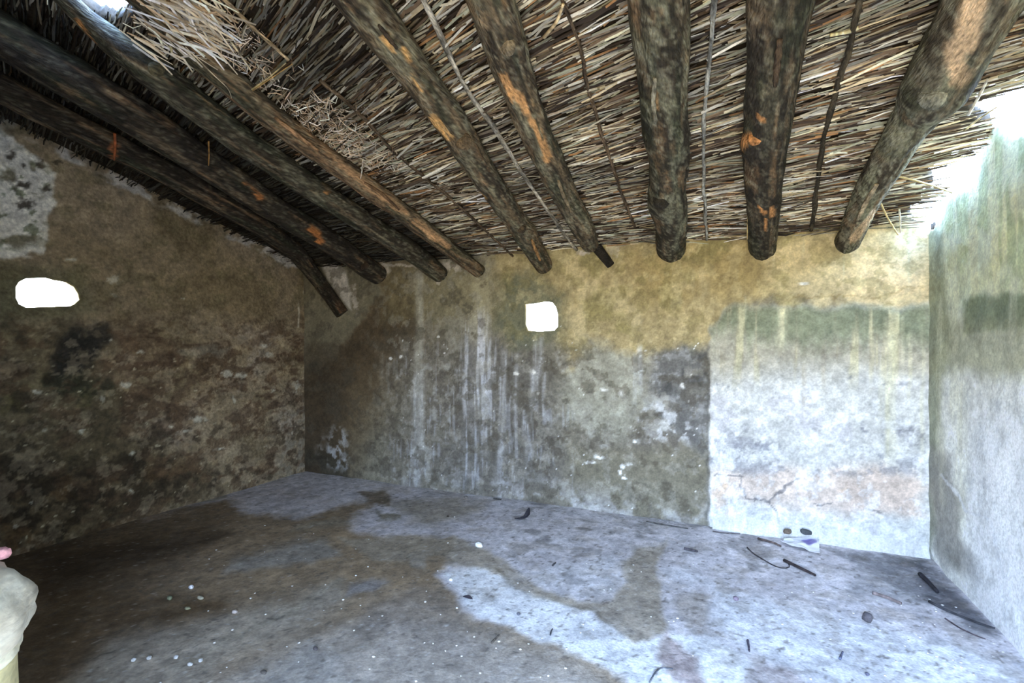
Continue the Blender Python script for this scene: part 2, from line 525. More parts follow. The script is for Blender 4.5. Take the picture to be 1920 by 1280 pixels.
def paint_left(P):
    px, py = project(P)
    s, t = P[:, 1], P[:, 2]
    p = Paint(px, py, s, t, rgb(140, 124, 99), warp=12)
    n1 = fbm(s * 1.6, t * 1.6, 11, 5)
    n2 = fbm(s * 4.5, t * 5.5, 12, 5)
    n3 = fbm(s * 13, t * 15, 13, 4)
    p.over(rgb(150, 134, 112), sstep(0.0, 0.6, n1) * 0.6)
    p.over(rgb(108, 94, 68), sstep(0.1, 0.6, -n1) * 0.6)
    mid = sstep(560, 640, py)
    p.over(rgb(154, 142, 126), mid * sstep(-0.1, 0.5, n1 + 0.4 * n2) * (1 - sstep(820, 900, py)) * 0.75)
    p.over(rgb(92, 75, 58), mid * sstep(0.08, 0.36, n2) * 0.65)
    p.over(rgb(120, 110, 92), mid * sstep(0.15, 0.4, n3) * sstep(0.0, 0.4, -n2) * 0.6)
    p.poly([(-300, 600), (110, 590), (200, 680), (240, 800), (360, 880), (330, 960), (-300, 1120)], rgb(84, 74, 52), 40, 0.75, 1.5)
    p.poly([(-300, 690), (60, 690), (210, 740), (220, 830), (60, 850), (-300, 860)], rgb(96, 92, 54), 24, 0.6, 1.6, sstep(-0.2, 0.4, n2))
    p.poly([(92, 650), (125, 620), (195, 622), (205, 645), (170, 690), (130, 730), (95, 700)], rgb(42, 40, 36), 12, 0.92, 1.4)
    p.poly([(82, 700), (130, 700), (215, 720), (212, 740), (130, 750), (80, 730)], rgb(50, 50, 36), 12, 0.8, 1.6)
    p.poly([(-300, 860), (360, 850), (430, 920), (200, 990), (-300, 1150)], rgb(62, 52, 37), 40, 0.8, 1.5)
    p.over(rgb(132, 116, 88), mid * sstep(0.1, 0.45, n3) * 0.35)
    p.over(rgb(52, 44, 32), mid * sstep(0.08, 0.4, -n3) * sstep(-0.3, 0.4, n1 + (py - 760) / 300) * 0.5)
    p.over(rgb(84, 62, 38), sstep(850, 900, py) * sstep(0.15, 0.5, n2) * 0.5)
    p.over(rgb(58, 42, 30), mid * sstep(0.18, 0.4, fbm(s * 3.2, t * 7, 15, 4)) * sstep(180, 260, px) * (1 - sstep(800, 840, py)) * 0.5)
    p.poly([(-300, 500), (20, 500), (150, 500), (165, 590), (90, 600), (-300, 640)], rgb(100, 98, 72), 30, 0.7, 1.4)
    # pale plaster left at the top
    p.poly([(-300, 60), (0, 243), (60, 278), (112, 318), (104, 350), (112, 376), (98, 400), (92, 428), (96, 440), (80, 470), (20, 482), (-300, 520)], rgb(226, 222, 212), 5, 0.95, 1.2)
    pl = sstep(0, 30, poly_sd(p.wx, p.wy, [(-300, 60), (0, 243), (60, 278), (112, 318), (95, 440), (80, 470), (-300, 520)]))
    p.over(rgb(98, 92, 70), pl * sstep(0.12, 0.4, n2) * 0.8)
    p.over(rgb(84, 90, 66), pl * sstep(0.2, 0.45, n3) * 0.7)
    for x_, y_, a_, b_ in ((18, 285, 12, 10), (112, 300, 10, 8), (75, 305, 10, 12), (40, 310, 6, 5), (42, 350, 16, 8), (92, 352, 8, 6), (45, 378, 20, 10)):
        p.blob(x_, y_, a_, b_, rgb(62, 56, 48), 0.85, 0.4, 1.0)
    # lime line under the thatch
    zt = roof_z(s) - t
    p.over(rgb(196, 192, 186), (1 - sstep(0.02, 0.055, zt + 0.03 * n3)) * sstep(-0.6, 0.0, n2) * 0.75)
    p.over(rgb(108, 108, 104), sstep(480, 560, px) * sstep(700, 800, py) * sstep(-0.1, 0.4, n3) * 0.45)
    sp = fbm(s * 26, t * 40, 62, 2)
    p.over(rgb(190, 180, 150), sstep(1.15, 1.25, sp) * sstep(600, 700, py) * 0.8)
    for x_, y_, a_, b_ in ((135, 484, 12, 4), (212, 525, 14, 8), (211, 553, 6, 4), (345, 560, 4, 2), (372, 785, 14, 5), (240, 722, 12, 6), (70, 733, 8, 4), (195, 749, 4, 7), (505, 668, 10, 7), (496, 648, 8, 5), (515, 730, 7, 7), (558, 729, 7, 10), (88, 806, 7, 4), (155, 808, 7, 6), (350, 808, 10, 3), (548, 812, 3, 7), (440, 748, 3, 6), (430, 702, 12, 5), (455, 702, 12, 5), (205, 640, 4, 4), (248, 850, 8, 5), (245, 922, 5, 5), (33, 984, 4, 4), (60, 940, 4, 2), (262, 660, 8, 3), (598, 573, 5, 6), (570, 552, 3, 4), (497, 835, 4, 2), (320, 800, 5, 3), (410, 840, 12, 3)):
        p.blob(x_, y_, a_, b_, rgb(196, 190, 172), 0.8, 0.5, 0.4)
    p.streak(559, 2.5, 572, 615, rgb(200, 190, 170), 0.8, 0, 8)
    p.poly([(330, 655), (400, 645), (440, 655), (420, 672), (340, 675)], rgb(136, 128, 112), 8, 0.6, 1.0)
    m1 = fbm(s * 7.5, t * 9.5, 151, 5, 0.62)
    m2 = fbm(s * 10, t * 13, 152, 5, 0.62)
    p.over(rgb(84, 66, 48), mid * sstep(0.20, 0.30, m1) * 0.55)
    p.over(rgb(168, 152, 126), mid * sstep(0.30, 0.40, m2) * 0.4)
    p.over(rgb(100, 92, 66), (1 - mid) * (1 - pl) * sstep(0.15, 0.4, m1) * 0.4)
    p.scale(1 + 0.12 * n3 + 0.06 * n2 + 0.10 * p.hf)
    return p.linear(), n2, n3


def paint_right(P):
    px, py = project(P)
    s, t = P[:, 1], P[:, 2]
    p = Paint(px, py, s, t, rgb(236, 236, 228), warp=8)
    n1 = fbm(s * 1.6, t * 1.6, 21, 5)
    n2 = fbm(s * 5, t * 4, 22, 5)
    n3 = fbm(s * 15, t * 13, 23, 4)
    vs = fbm(s * 13, t * 0.8, 24, 4)
    p.over(rgb(208, 212, 172), (1 - sstep(520, 640, py + 30 * n2)) * 0.85)
    p.over(rgb(174, 182, 136), (1 - sstep(480, 620, py)) * sstep(-0.05, 0.4, n2) * 0.75)
    p.over(rgb(222, 220, 180), (1 - sstep(500, 640, py)) * sstep(0.15, 0.5, vs) * 0.8)
    p.poly([(1733, 430), (1762, 440), (1772, 620), (1766, 800), (1752, 1000), (1733, 1045)], rgb(132, 136, 112), 10, 0.75, 0.8)
    p.poly([(1800, 560), (1830, 548), (1960, 550), (2000, 605), (1960, 612), (1800, 618)], rgb(112, 122, 96), 9, 0.85, 1.2)
    p.poly([(1750, 590), (1920, 600), (2000, 640), (2000, 720), (1750, 700)], rgb(160, 160, 128), 24, 0.7, 1.6)
    p.poly([(1740, 830), (1776, 850), (1800, 940), (1802, 1000), (1862, 1090), (1850, 1100), (1780, 1060), (1745, 1020)], rgb(150, 148, 140), 12, 0.85, 1.0)
    p.blob(1846, 905, 12, 12, rgb(150, 150, 150), 0.8, 0.4)
    for x_, w_, y0_, y1_, a_ in ((1782, 13, 440, 570, .9), (1786, 9, 560, 780, .8), (1760, 8, 560, 860, .6), (1800, 14, 720, 1000, .55), (1898, 10, 520, 680, .8), (1855, 9, 430, 560, .7), (1872, 8, 600, 700, .5), (1768, 8, 800, 960, .4)):
        p.streak(x_, w_, y0_, y1_, rgb(222, 220, 190), a_ * 0.7, 0.45, 40)
    p.over(rgb(244, 246, 248), sstep(690, 800, py + 40 * n1) * sstep(1790, 1840, px) * 0.7)
    for ln in ([(1768, 890), (1786, 915), (1810, 960), (1860, 975), (1874, 1060), (1900, 1120)], [(1860, 975), (1870, 1080), (1885, 1150), (1890, 1200)], [(1872, 1078), (1892, 1080), (1915, 1130)], [(1885, 1160), (1920, 1230)]):
        p.line(ln, 3.5, rgb(236, 238, 240), 0.7)
    p.scale(1 + 0.08 * n3 + 0.05 * n2 + 0.07 * p.hf)
    return p.linear()


def floor_h(x, y):
    x = np.atleast_1d(np.asarray(x, float)); y = np.atleast_1d(np.asarray(y, float))
    return 0.007 * fbm(x * 1.4, y * 1.4, 41, 3) + 0.0025 * fbm(x * 7, y * 7, 42, 3)


def paint_floor(P):
    px, py = project(P)
    s, t = P[:, 0], P[:, 1]
    p = Paint(px, py, s, t, rgb(204, 198, 200), warp=11)
    n1 = fbm(s * 1.5, t * 1.5, 51, 5)
    n2 = fbm(s * 4.5, t * 4.5, 52, 5)
    n3 = fbm(s * 16, t * 16, 53, 4)
    br = rgb(152, 131, 104)
    p.over(rgb(220, 216, 220), sstep(0.0, 0.6, n1) * 0.5)
    p.over(rgb(172, 162, 154), sstep(0.15, 0.6, n2) * 0.4)
    # damp brown staining in the left half
    p.poly([(-400, 1030), (180, 992), (300, 965), (420, 940), (470, 960), (560, 975), (640, 955), (700, 935), (680, 960), (648, 985), (700, 1000), (722, 1012), (852, 1012), (850, 1040), (812, 1068), (850, 1110), (872, 1150), (1000, 1190), (1100, 1225), (1180, 1290), (1200, 1400), (-400, 1400)], br, 9, 0.95, 1.0)
    p.poly([(-400, 1030), (200, 985), (440, 950), (420, 1000), (330, 1050), (180, 1080), (360, 1130), (300, 1200), (60, 1300), (-400, 1400)], rgb(98, 80, 58), 40, 0.75, 1.4)
    p.poly([(60, 1040), (300, 1000), (420, 1000), (300, 1070), (100, 1110)], rgb(74, 61, 46), 30, 0.7, 1.4)
    p.poly([(300, 1140), (420, 1110), (440, 1160), (330, 1210), (240, 1230), (250, 1180)], rgb(92, 72, 48), 20, 0.7, 1.2)
    p.poly([(500, 1030), (560, 1014), (620, 1016), (640, 1040), (590, 1062), (500, 1068), (420, 1075), (440, 1050)], rgb(164, 158, 150), 10, 0.8, 1.0)
    p.poly([(560, 985), (640, 975), (660, 985), (600, 998), (540, 1000)], rgb(140, 132, 116), 7, 0.7, 1.0)
    p.poly([(655, 1096), (700, 1082), (730, 1088), (700, 1108), (650, 1116)], rgb(168, 164, 164), 7, 0.8, 1.0)
    p.poly([(760, 1040), (790, 1040), (790, 1056), (762, 1056)], rgb(168, 162, 152), 5, 0.7, 1.0)
    p.poly([(120, 1290), (200, 1200), (330, 1170), (480, 1130), (640, 1085), (660, 1120), (560, 1180), (420, 1240), (360, 1330), (100, 1400)], rgb(176, 166, 152), 24, 0.75, 1.2)
    p.poly([(540, 1200), (700, 1150), (880, 1160), (1080, 1235), (1180, 1300), (1180, 1400), (300, 1400), (420, 1260)], rgb(176, 168, 160), 34, 0.75, 1.2)
    p.poly([(700, 1120), (830, 1100), (880, 1160), (930, 1230), (760, 1210), (640, 1210)], rgb(140, 130, 120), 26, 0.6, 1.2)
    p.poly([(500, 1260), (560, 1210), (640, 1230), (640, 1300), (500, 1320)], rgb(178, 172, 164), 20, 0.6, 1.2)
    p.line([(330, 1245), (430, 1195), (520, 1155), (590, 1110), (640, 1085)], 8, rgb(170, 160, 142), 0.55, 1.0)
    p.line([(190, 993), (260, 970), (330, 950), (420, 928)], 5, rgb(150, 142, 118), 0.6, 0.5)
    # brown stain running between the pale sheets of screed
    p.poly([(640, 1010), (850, 1008), (945, 1050), (1010, 1098), (1095, 1120), (1150, 1126), (1170, 1090), (1160, 1050), (1200, 1030), (1250, 1008), (1240, 1030), (1228, 1062), (1226, 1090), (1240, 1130), (1256, 1178), (1216, 1212), (1180, 1212), (1150, 1170), (1120, 1140), (1010, 1125), (950, 1088), (880, 1058), (820, 1046), (700, 1050)], rgb(164, 152, 134), 6, 0.85, 0.8)
    p.line([(930, 1060), (960, 1095), (1000, 1118), (1060, 1132), (1120, 1142), (1150, 1172), (1170, 1205)], 6, rgb(110, 100, 82), 0.5, 0.6)
    p.poly([(1266, 1112), (1322, 1112), (1330, 1150), (1318, 1182), (1290, 1172), (1270, 1140)], rgb(158, 148, 138), 9, 0.75, 1.0)
    p.poly([(700, 930), (830, 925), (900, 945), (880, 970), (820, 985), (780, 975), (740, 950)], rgb(148, 138, 120), 16, 0.65, 1.4)
    p.poly([(670, 920), (720, 915), (725, 938), (690, 945)], rgb(104, 88, 66), 7, 0.75, 1.0)
    p.poly([(700, 962), (745, 962), (750, 972), (705, 975)], rgb(112, 104, 82), 5, 0.7, 1.0)
    # bright bare screed
    p.poly([(830, 1060), (900, 1058), (960, 1090), (1010, 1118), (1110, 1140), (1148, 1175), (1190, 1215), (1260, 1190), (1330, 1190), (1420, 1250), (1600, 1330), (1260, 1330), (1180, 1285), (1090, 1235), (960, 1180), (880, 1140)], rgb(240, 240, 240), 8, 0.85, 1.0)
    p.poly([(1240, 1080), (1300, 1080), (1330, 1110), (1330, 1180), (1420, 1230), (1560, 1290), (1700, 1400), (1920, 1400), (1920, 1240), (1780, 1200), (1600, 1150), (1450, 1130), (1340, 1100)], rgb(232, 234, 238), 26, 0.75, 1.2)
    p.poly([(960, 1070), (1150, 1040), (1170, 1085), (1150, 1118), (1080, 1112), (1010, 1090)], rgb(222, 220, 222), 12, 0.6, 1.0)
    p.poly([(1250, 1190), (1290, 1230), (1330, 1300), (1270, 1300), (1230, 1250)], rgb(150, 130, 126), 10, 0.7, 1.4)
    p.poly([(1400, 1240), (1480, 1250), (1500, 1300), (1380, 1300)], rgb(160, 148, 146), 12, 0.7, 1.4)
    # grit along the foot of the walls
    p.poly([(1560, 1035), (1640, 1040), (1740, 1050), (1800, 1105), (1878, 1184), (1850, 1185), (1740, 1130), (1660, 1080)], rgb(108, 108, 110), 14, 0.85, 1.4)
    p.poly([(1690, 1062), (1740, 1058), (1800, 1110), (1862, 1178), (1760, 1135), (1720, 1095)], rgb(82, 80, 84), 10, 0.7, 1.0)
    p.poly([(1580, 1070), (1720, 1080), (1740, 1130), (1600, 1120)], rgb(160, 160, 162), 20, 0.5, 1.6)
    p.over(rgb(120, 118, 120), sstep(0.25, 0.6, n2) * sstep(920, 1000, px) * (1 - sstep(1080, 1130, py)) * 0.5)
    p.over(rgb(138, 138, 142), sstep(0.25, 0.6, fbm(s * 7, t * 7, 54, 4)) * sstep(1550, 1650, px) * 0.4)
    grit = fbm(s * 40, t * 40, 55, 2)
    p.over(rgb(90, 84, 78), sstep(0.72, 1.0, grit) * 0.5)
    p.over(rgb(228, 226, 224), sstep(0.95, 1.15, -grit) * 0.4)
    m1 = fbm(s * 8, t * 8, 161, 5, 0.62)
    m2 = fbm(s * 11, t * 11, 162, 5, 0.62)
    p.over(rgb(140, 128, 112), sstep(0.22, 0.36, m1) * 0.2)
    p.over(rgb(226, 222, 222), sstep(0.26, 0.40, m2) * sstep(500, 1100, px) * 0.16)
    p.scale(1 + 0.10 * n3 + 0.06 * n2 + 0.09 * p.hf)
    return p.linear()


# ------------------------------------------------------------------ room shell
def solidify(o, t, off=-1):
    m = o.modifiers.new('thickness', 'SOLIDIFY')
    m.thickness = t
    m.offset = off
    m.use_even_offset = False
    return o


CELL = 0.0105


def shell(V, F, C, off, back=None):
    """gives a wall face its thickness: an outer face and closed edges; back = where the outer points lie"""
    n = len(V)
    B = (V + np.array(off)) if back is None else back
    E = np.concatenate([F[:, [0, 1]], F[:, [1, 2]], F[:, [2, 3]], F[:, [3, 0]]])
    key = np.sort(E, 1)
    key = key[:, 0].astype(np.int64) * (n + 1) + key[:, 1]
    _, inv, cnt = np.unique(key, return_inverse=True, return_counts=True)
    e = E[cnt[inv] == 1]
    e = e[e[:, 0] != e[:, 1]]
    side = np.stack([e[:, 1], e[:, 0], e[:, 0] + n, e[:, 1] + n], 1)
    return np.concatenate([V, B]), np.concatenate([F, F[:, ::-1] + n, side]), np.concatenate([C, C])


def flared(V, a, b, sd, hole, fl, ia, ib, off):
    c = np.mean(np.array(hole), axis=0)
    w = 1 - sstep(0.0, 0.35, -sd)
    B = V + np.array(off)
    B[:, ia] = c[0] + (a - c[0]) * (1 + 0.6 * w) + fl[0] * w
    B[:, ib] = c[1] + (b - c[1]) * (1 + 0.6 * w) + fl[1] * w
    return B


# back wall
nx = int((RIGHT_X + 0.02 + 4.47) / CELL); nz = int(2.42 / CELL)
X, Z = np.meshgrid(np.linspace(-4.45, RIGHT_X + 0.02, nx), np.linspace(-0.02, 2.40, nz))
X = X.ravel(); Z = Z.ravel()
X, Z, sd = snap_hole(X, Z, BACK_HOLE, CELL)
V = np.stack([X, back_y(X), Z], 1)
C, infill = paint_back(V)
dn = 0.010 * fbm(X * 1.8, Z * 1.8, 71, 3) + 0.004 * fbm(X * 8, Z * 8, 72, 3)
dn = dn * sstep(0.0, 0.10, -sd) + 0.012 * infill
V[:, 1] -= dn
F = grid(nx, nz)
used, F = keep_faces(V, F, ~((sd[F].mean(1)) > 1e-4))
Vb = flared(V, X, Z, sd, BACK_HOLE, (-0.05, 0.02), 0, 2, (0, 0.32, 0))
Vb[:, 1] = back_y(X) + 0.32
wall_back = mesh_np('wall_back', *shell(V[used], F, C[used], None, Vb[used]), M_PLASTER)
tag(wall_back, 'tall stained plaster wall with a small square hole', 'wall', kind='structure')

# left wall
ny = int(4.72 / CELL); nz = int(3.75 / CELL)
Y, Z = np.meshgrid(np.linspace(4.47, -0.25, ny), np.linspace(-0.02, 3.73, nz))
Y = Y.ravel(); Z = Z.ravel()
Y, Z, sd = snap_hole(Y, Z, LEFT_HOLE, CELL)
V = np.stack([left_x(Y), Y, Z], 1)
C, n2, n3 = paint_left(V)
dn = 0.014 * fbm(Y * 1.8, Z * 1.8, 73, 3) + (0.010 * np.clip(-n2, -1, 0.3) + 0.003 * n3) * sstep(0.2, 0.6, 1.9 - Z)
V[:, 0] += dn * sstep(0.0, 0.1, -sd)
F = grid(ny, nz)
fc = V[F].mean(1)
used, F = keep_faces(V, F, (~(sd[F].mean(1) > 1e-4)) & (fc[:, 2] < roof_z(fc[:, 1]) + 0.10))
Vb = flared(V, Y, Z, sd, LEFT_HOLE, (0.10, 0.02), 1, 2, (-0.32, 0, 0))
Vb[:, 0] = left_x(Y) - 0.32
wall_left = mesh_np('wall_left', *shell(V[used], F[:, ::-1], C[used], None, Vb[used]), M_RUBBLE)
tag(wall_left, 'dark rubble and plaster wall with an oblong hole', 'wall', kind='structure')

# right wall; its worn top leaves a gap under the thatch
TOP_PX = [(1733, 436), (1748, 432), (1757, 405), (1764, 362), (1778, 358), (1795, 360), (1818, 356), (1832, 340), (1838, 286), (1852, 232), (1872, 232), (1886, 252), (1905, 258), (1935, 250), (1960, 190)]
tp = np.array([at_right(*q)[1:] for q in TOP_PX])
o_ = np.argsort(tp[:, 0])
tp = tp[o_]
ny = int(4.75 / CELL); nz = int(3.75 / CELL)
Y, Z = np.meshgrid(np.linspace(-0.25, 4.47, ny), np.linspace(-0.02, 3.73, nz))
Y = Y.ravel(); Z = Z.ravel()
ztop = np.interp(Y, tp[:, 0], tp[:, 1], left=99, right=tp[-1, 1])
ztop = np.where(Y < tp[0, 0], roof_z(Y) + 0.10, ztop)
ztop = ztop + 0.012 * fbm(Y * 30, Y * 0, 81, 3) * (Y > tp[0, 0])
Z = np.where((np.abs(Z - ztop) < CELL * 0.6), ztop, Z)
V = np.stack([np.full(len(Y), RIGHT_X), Y, Z], 1)
C = paint_right(V)
V[:, 0] -= 0.010 * fbm(Y * 1.8, Z * 1.8, 74, 3) + 0.003 * fbm(Y * 8, Z * 8, 75, 3)
F = grid(ny, nz)
fc = V[F].mean(1); ft = ztop[F].mean(1)
used, F = keep_faces(V, F, fc[:, 2] < ft)
wall_right = mesh_np('wall_right', *shell(V[used], F[:, ::-1], C[used], (0.30, 0, 0)), M_PLASTER)
tag(wall_right, 'pale lime streaked wall with a broken top edge', 'wall', kind='structure')

# floor
nx = int(5.95 / 0.0105); ny = int(5.15 / 0.0105)
X, Y = np.meshgrid(np.linspace(-4.62, 1.33, nx), np.linspace(-0.66, 4.47, ny))
X = X.ravel(); Y = Y.ravel()
V = np.stack([X, Y, np.zeros(len(X))], 1)
C = paint_floor(V)
V[:, 2] = floor_h(X, Y)
floor = mesh_np('floor', *shell(V, grid(nx, ny), C, (0, 0, -0.12)), M_FLOOR)
tag(floor, 'damp stained concrete floor', 'floor', kind='structure')


def boxes(name, bs, material, color):
    Vs, Fs = [], []
    for (x0, x1, y0, y1, z0, z1) in bs:
        k = len(Vs)
        Vs += [(x0, y0, z0), (x1, y0, z0), (x1, y1, z0), (x0, y1, z0), (x0, y0, z1), (x1, y0, z1), (x1, y1, z1), (x0, y1, z1)]
        Fs += [tuple(k + i for i in f) for f in ((0, 3, 2, 1), (4, 5, 6, 7), (0, 1, 5, 4), (1, 2, 6, 5), (2, 3, 7, 6), (3, 0, 4, 7))]
    return mesh_np(name, np.array(Vs), Fs, flat(color, len(Vs)), material, smooth=False)


ztf = roof_z(FRONT_IN) + 0.02
wall_front = boxes('wall_front', [(-5.0, DOOR_X0, FRONT_OUT, FRONT_IN, 0.0, ztf), (DOOR_X1, 1.62, FRONT_OUT, FRONT_IN, 0.0, ztf), (DOOR_X0, DOOR_X1, FRONT_OUT, FRONT_IN, DOOR_H, ztf)], M_PLASTER, rgb(150, 142, 120))
tag(wall_front, 'thick plastered front wall around the doorway', 'wall', kind='structure')


def window_lining(name, hole, to3d, inward, depth, flare, paint):
    pts = np.array(hole)
    # finer outline
    fine = []
    for i in range(len(pts)):
        a, b = pts[i], pts[(i + 1) % len(pts)]
        for k in range(4):
            fine.append(a + (b - a) * k / 4)
    fine = np.array(fine)
    c = fine.mean(0)
    rings = [(0.018, -0.003, 1.0), (0.004, -0.010, 1.0), (-0.004, -0.002, 1.0), (-0.005, 0.05, 1.0), (-0.003, 0.16, 1.0), (0, 0.24, 1.0), (0, depth, 1.0)]
    Vs = []
    for k, (grow, dep, _) in enumerate(rings):
        f = max(0.0, dep / depth)
        d = fine - c
        L = np.linalg.norm(d, axis=1, keepdims=True)
        q = c + d / L * (L + grow + 0.004 * np.array([[noise2(np.array([i * 0.7]), np.array([k * 0.9]), 5)[0]] for i in range(len(fine))]) * (k > 2)) + np.array(flare) * f + d * 0.25 * f
        for r in q:
            Vs.append(to3d(r[0], r[1]) + np.array(inward) * -dep)
    n = len(fine)
    Fs = []
    for k in range(len(rings) - 1):
        for i in range(n):
            j = (i + 1) % n
            Fs.append((k * n + i, k * n + j, (k + 1) * n + j, (k + 1) * n + i))
    Vs = np.array(Vs)
    o = mesh_np(name, Vs, Fs, paint(Vs), M_PLASTER)
    return o


w1 = window_lining('window_1', BACK_HOLE, lambda a, b: np.array([a, back_y(a), b]), (0, -1, 0), 0.34, (-0.05, 0.02), lambda V: np.where((V[:, 1] < back_y(V[:, 0]) + 0.02)[:, None], paint_back(V)[0], flat(rgb(206, 190, 150), len(V))))
tag(w1, 'small square hole through the long wall', 'window', kind='structure')
w2 = window_lining('window_2', LEFT_HOLE, lambda a, b: np.array([left_x(a), a, b]), (1, 0, 0), 0.34, (0.10, 0.02), lambda V: np.where((V[:, 0] > left_x(V[:, 1]) - 0.02)[:, None], paint_left(V)[0], flat(rgb(206, 190, 150), len(V))))
tag(w2, 'oblong hole through the dark wall', 'window', kind='structure')
portal('window_daylight', (np.mean([q[0] for q in BACK_HOLE]), 4.76, np.mean([q[1] for q in BACK_HOLE])), (math.radians(-90), 0, 0), 0.42, 0.36)
portal('window_daylight', (left_x(2.1) - 0.34, np.mean([q[0] for q in LEFT_HOLE]) + 0.1, np.mean([q[1] for q in LEFT_HOLE])), (0, math.radians(-90), 0), 0.34, 0.6)

# sloping mortar fillet at the foot of the infill
fx = np.linspace(at_back(1336, 970)[0], 1.31, 120)
prof = [(0.060, 0.0), (0.046, 0.022), (0.018, 0.07), (-0.006, 0.115)]
Vs = []
for (dy, z) in prof:
    jit = 0.014 * fbm(fx * 3, np.full(120, z * 9), 91, 3) - 0.02 * (1 - sstep(0, 0.12, fx - fx[0]))
    for x_, j_ in zip(fx, jit):
        Vs.append((x_, back_y(x_) - 0.012 - dy - j_ * (dy > 0.01), z + j_ * 0.4 - (0.01 if z == 0 else 0)))
Vs = np.array(Vs)
fc_ = paint_back(Vs)[0] * 0.6 + flat(rgb(218, 216, 212), len(Vs)) * 0.4
tr = mesh_np('trim_1', Vs, grid(120, 4), fc_, M_PLASTER)
tag(tr, 'whitewashed mortar fillet along the foot of the infill', 'trim', kind='structure')

# roof deck of packed reed behind the stems
HOLE_ROOF_PX = [(70, -45), (85, -20), (110, 10), (170, 45), (225, 56), (246, 44), (256, 14), (258, -20), (250, -45)]
HOLE_ROOF = [tuple(at_roof(*q, 0.0)[:2]) for q in HOLE_ROOF_PX]
nx, ny = 340, 300
X, Y = np.meshgrid(np.linspace(-4.75, 1.62, nx), np.linspace(FRONT_OUT - 0.05, 4.78, ny))
X = X.ravel(); Y = Y.ravel()
sdh = poly_sd(X, Y, HOLE_ROOF) + 0.02 * fbm(X * 12, Y * 12, 95, 3)
GAPS_PX = [[(1838, 222), (1846, 196), (1880, 172), (1930, 158), (1990, 130), (1990, 262), (1920, 262), (1880, 256)],
           [(1752, 336), (1790, 306), (1836, 284), (1850, 300), (1846, 356), (1796, 366), (1768, 362)],
           [(1716, 408), (1738, 374), (1766, 362), (1768, 425), (1748, 446), (1732, 446)]]
GAPS = [[tuple(at_roof(*q, 0.0)[:2]) for q in g] for g in GAPS_PX]


def gap_sd(X, Y):
    return np.maximum.reduce([poly_sd(X, Y, g) for g in GAPS])


V = np.stack([X, Y, roof_z(Y) + 0.055 + 0.01 * fbm(X * 3, Y * 3, 97, 3)], 1)
F = grid(nx, ny)
kill = (sdh > 0) | (gap_sd(X, Y) > -0.03) | ((X > RIGHT_X + 0.01) & (Y > 3.02) & (Y < 4.42))
used, F = keep_faces(V, F, ~kill[F].any(1))
ceiling = mesh_np('ceiling', V[used], F, None, M_BACKING)
solidify(ceiling, 0.08, 1)
tag(ceiling, 'dark packed reed roof deck', 'ceiling', kind='structure')
hc = np.mean(HOLE_ROOF, axis=0)
portal('roof_gap_daylight', (hc[0], hc[1], roof_z(hc[1]) + 0.2), (0, 0, 0), 0.7, 0.8)
portal('eave_gap_daylight', (1.36, 3.55, roof_z(3.55) + 0.12), (0, math.radians(30), 0), 0.5, 1.6)


# ------------------------------------------------------------------ tubes and logs
def tube(pts, rad, sides=10, caps=True, wob=0.0, seed=0, flatten=1.0):
    pts = np.asarray(pts, float)
    n = len(pts)
    rad = np.full(n, rad, float) if np.isscalar(rad) else np.asarray(rad, float)
    T = np.gradient(pts, axis=0)
    T /= np.linalg.norm(T, axis=1, keepdims=True) + 1e-12
    up = np.array([0.0, 0.0, 1.0])
    if abs(T[0] @ up) > 0.9:
        up = np.array([1.0, 0.0, 0.0])
    A = np.cross(T, up)
    A /= np.linalg.norm(A, axis=1, keepdims=True) + 1e-12
    B = np.cross(A, T)
    a = np.linspace(0, 2 * np.pi, sides, endpoint=False)
    V = pts[:, None, :] + rad[:, None, None] * (np.cos(a)[None, :, None] * A[:, None, :] + flatten * np.sin(a)[None, :, None] * B[:, None, :])
    V = V.reshape(-1, 3)
    F = []
    for i in range(n - 1):
        for j in range(sides):
            k = (j + 1) % sides
            F.append((i * sides + j, i * sides + k, (i + 1) * sides + k, (i + 1) * sides + j))
    if caps:
        F.append(tuple(range(sides))[::-1])
        F.append(tuple((n - 1) * sides + j for j in range(sides)))
    return V, F


def resample(pts, n):
    pts = np.asarray(pts, float)
    L = np.concatenate([[0], np.cumsum(np.linalg.norm(np.diff(pts, axis=0), axis=1))])
    s = np.linspace(0, L[-1], n)
    out = np.stack([np.interp(s, L, pts[:, k]) for k in range(pts.shape[1])], 1)
    for _ in range(2):
        out[1:-1] = 0.25 * out[:-2] + 0.5 * out[1:-1] + 0.25 * out[2:]
    return out


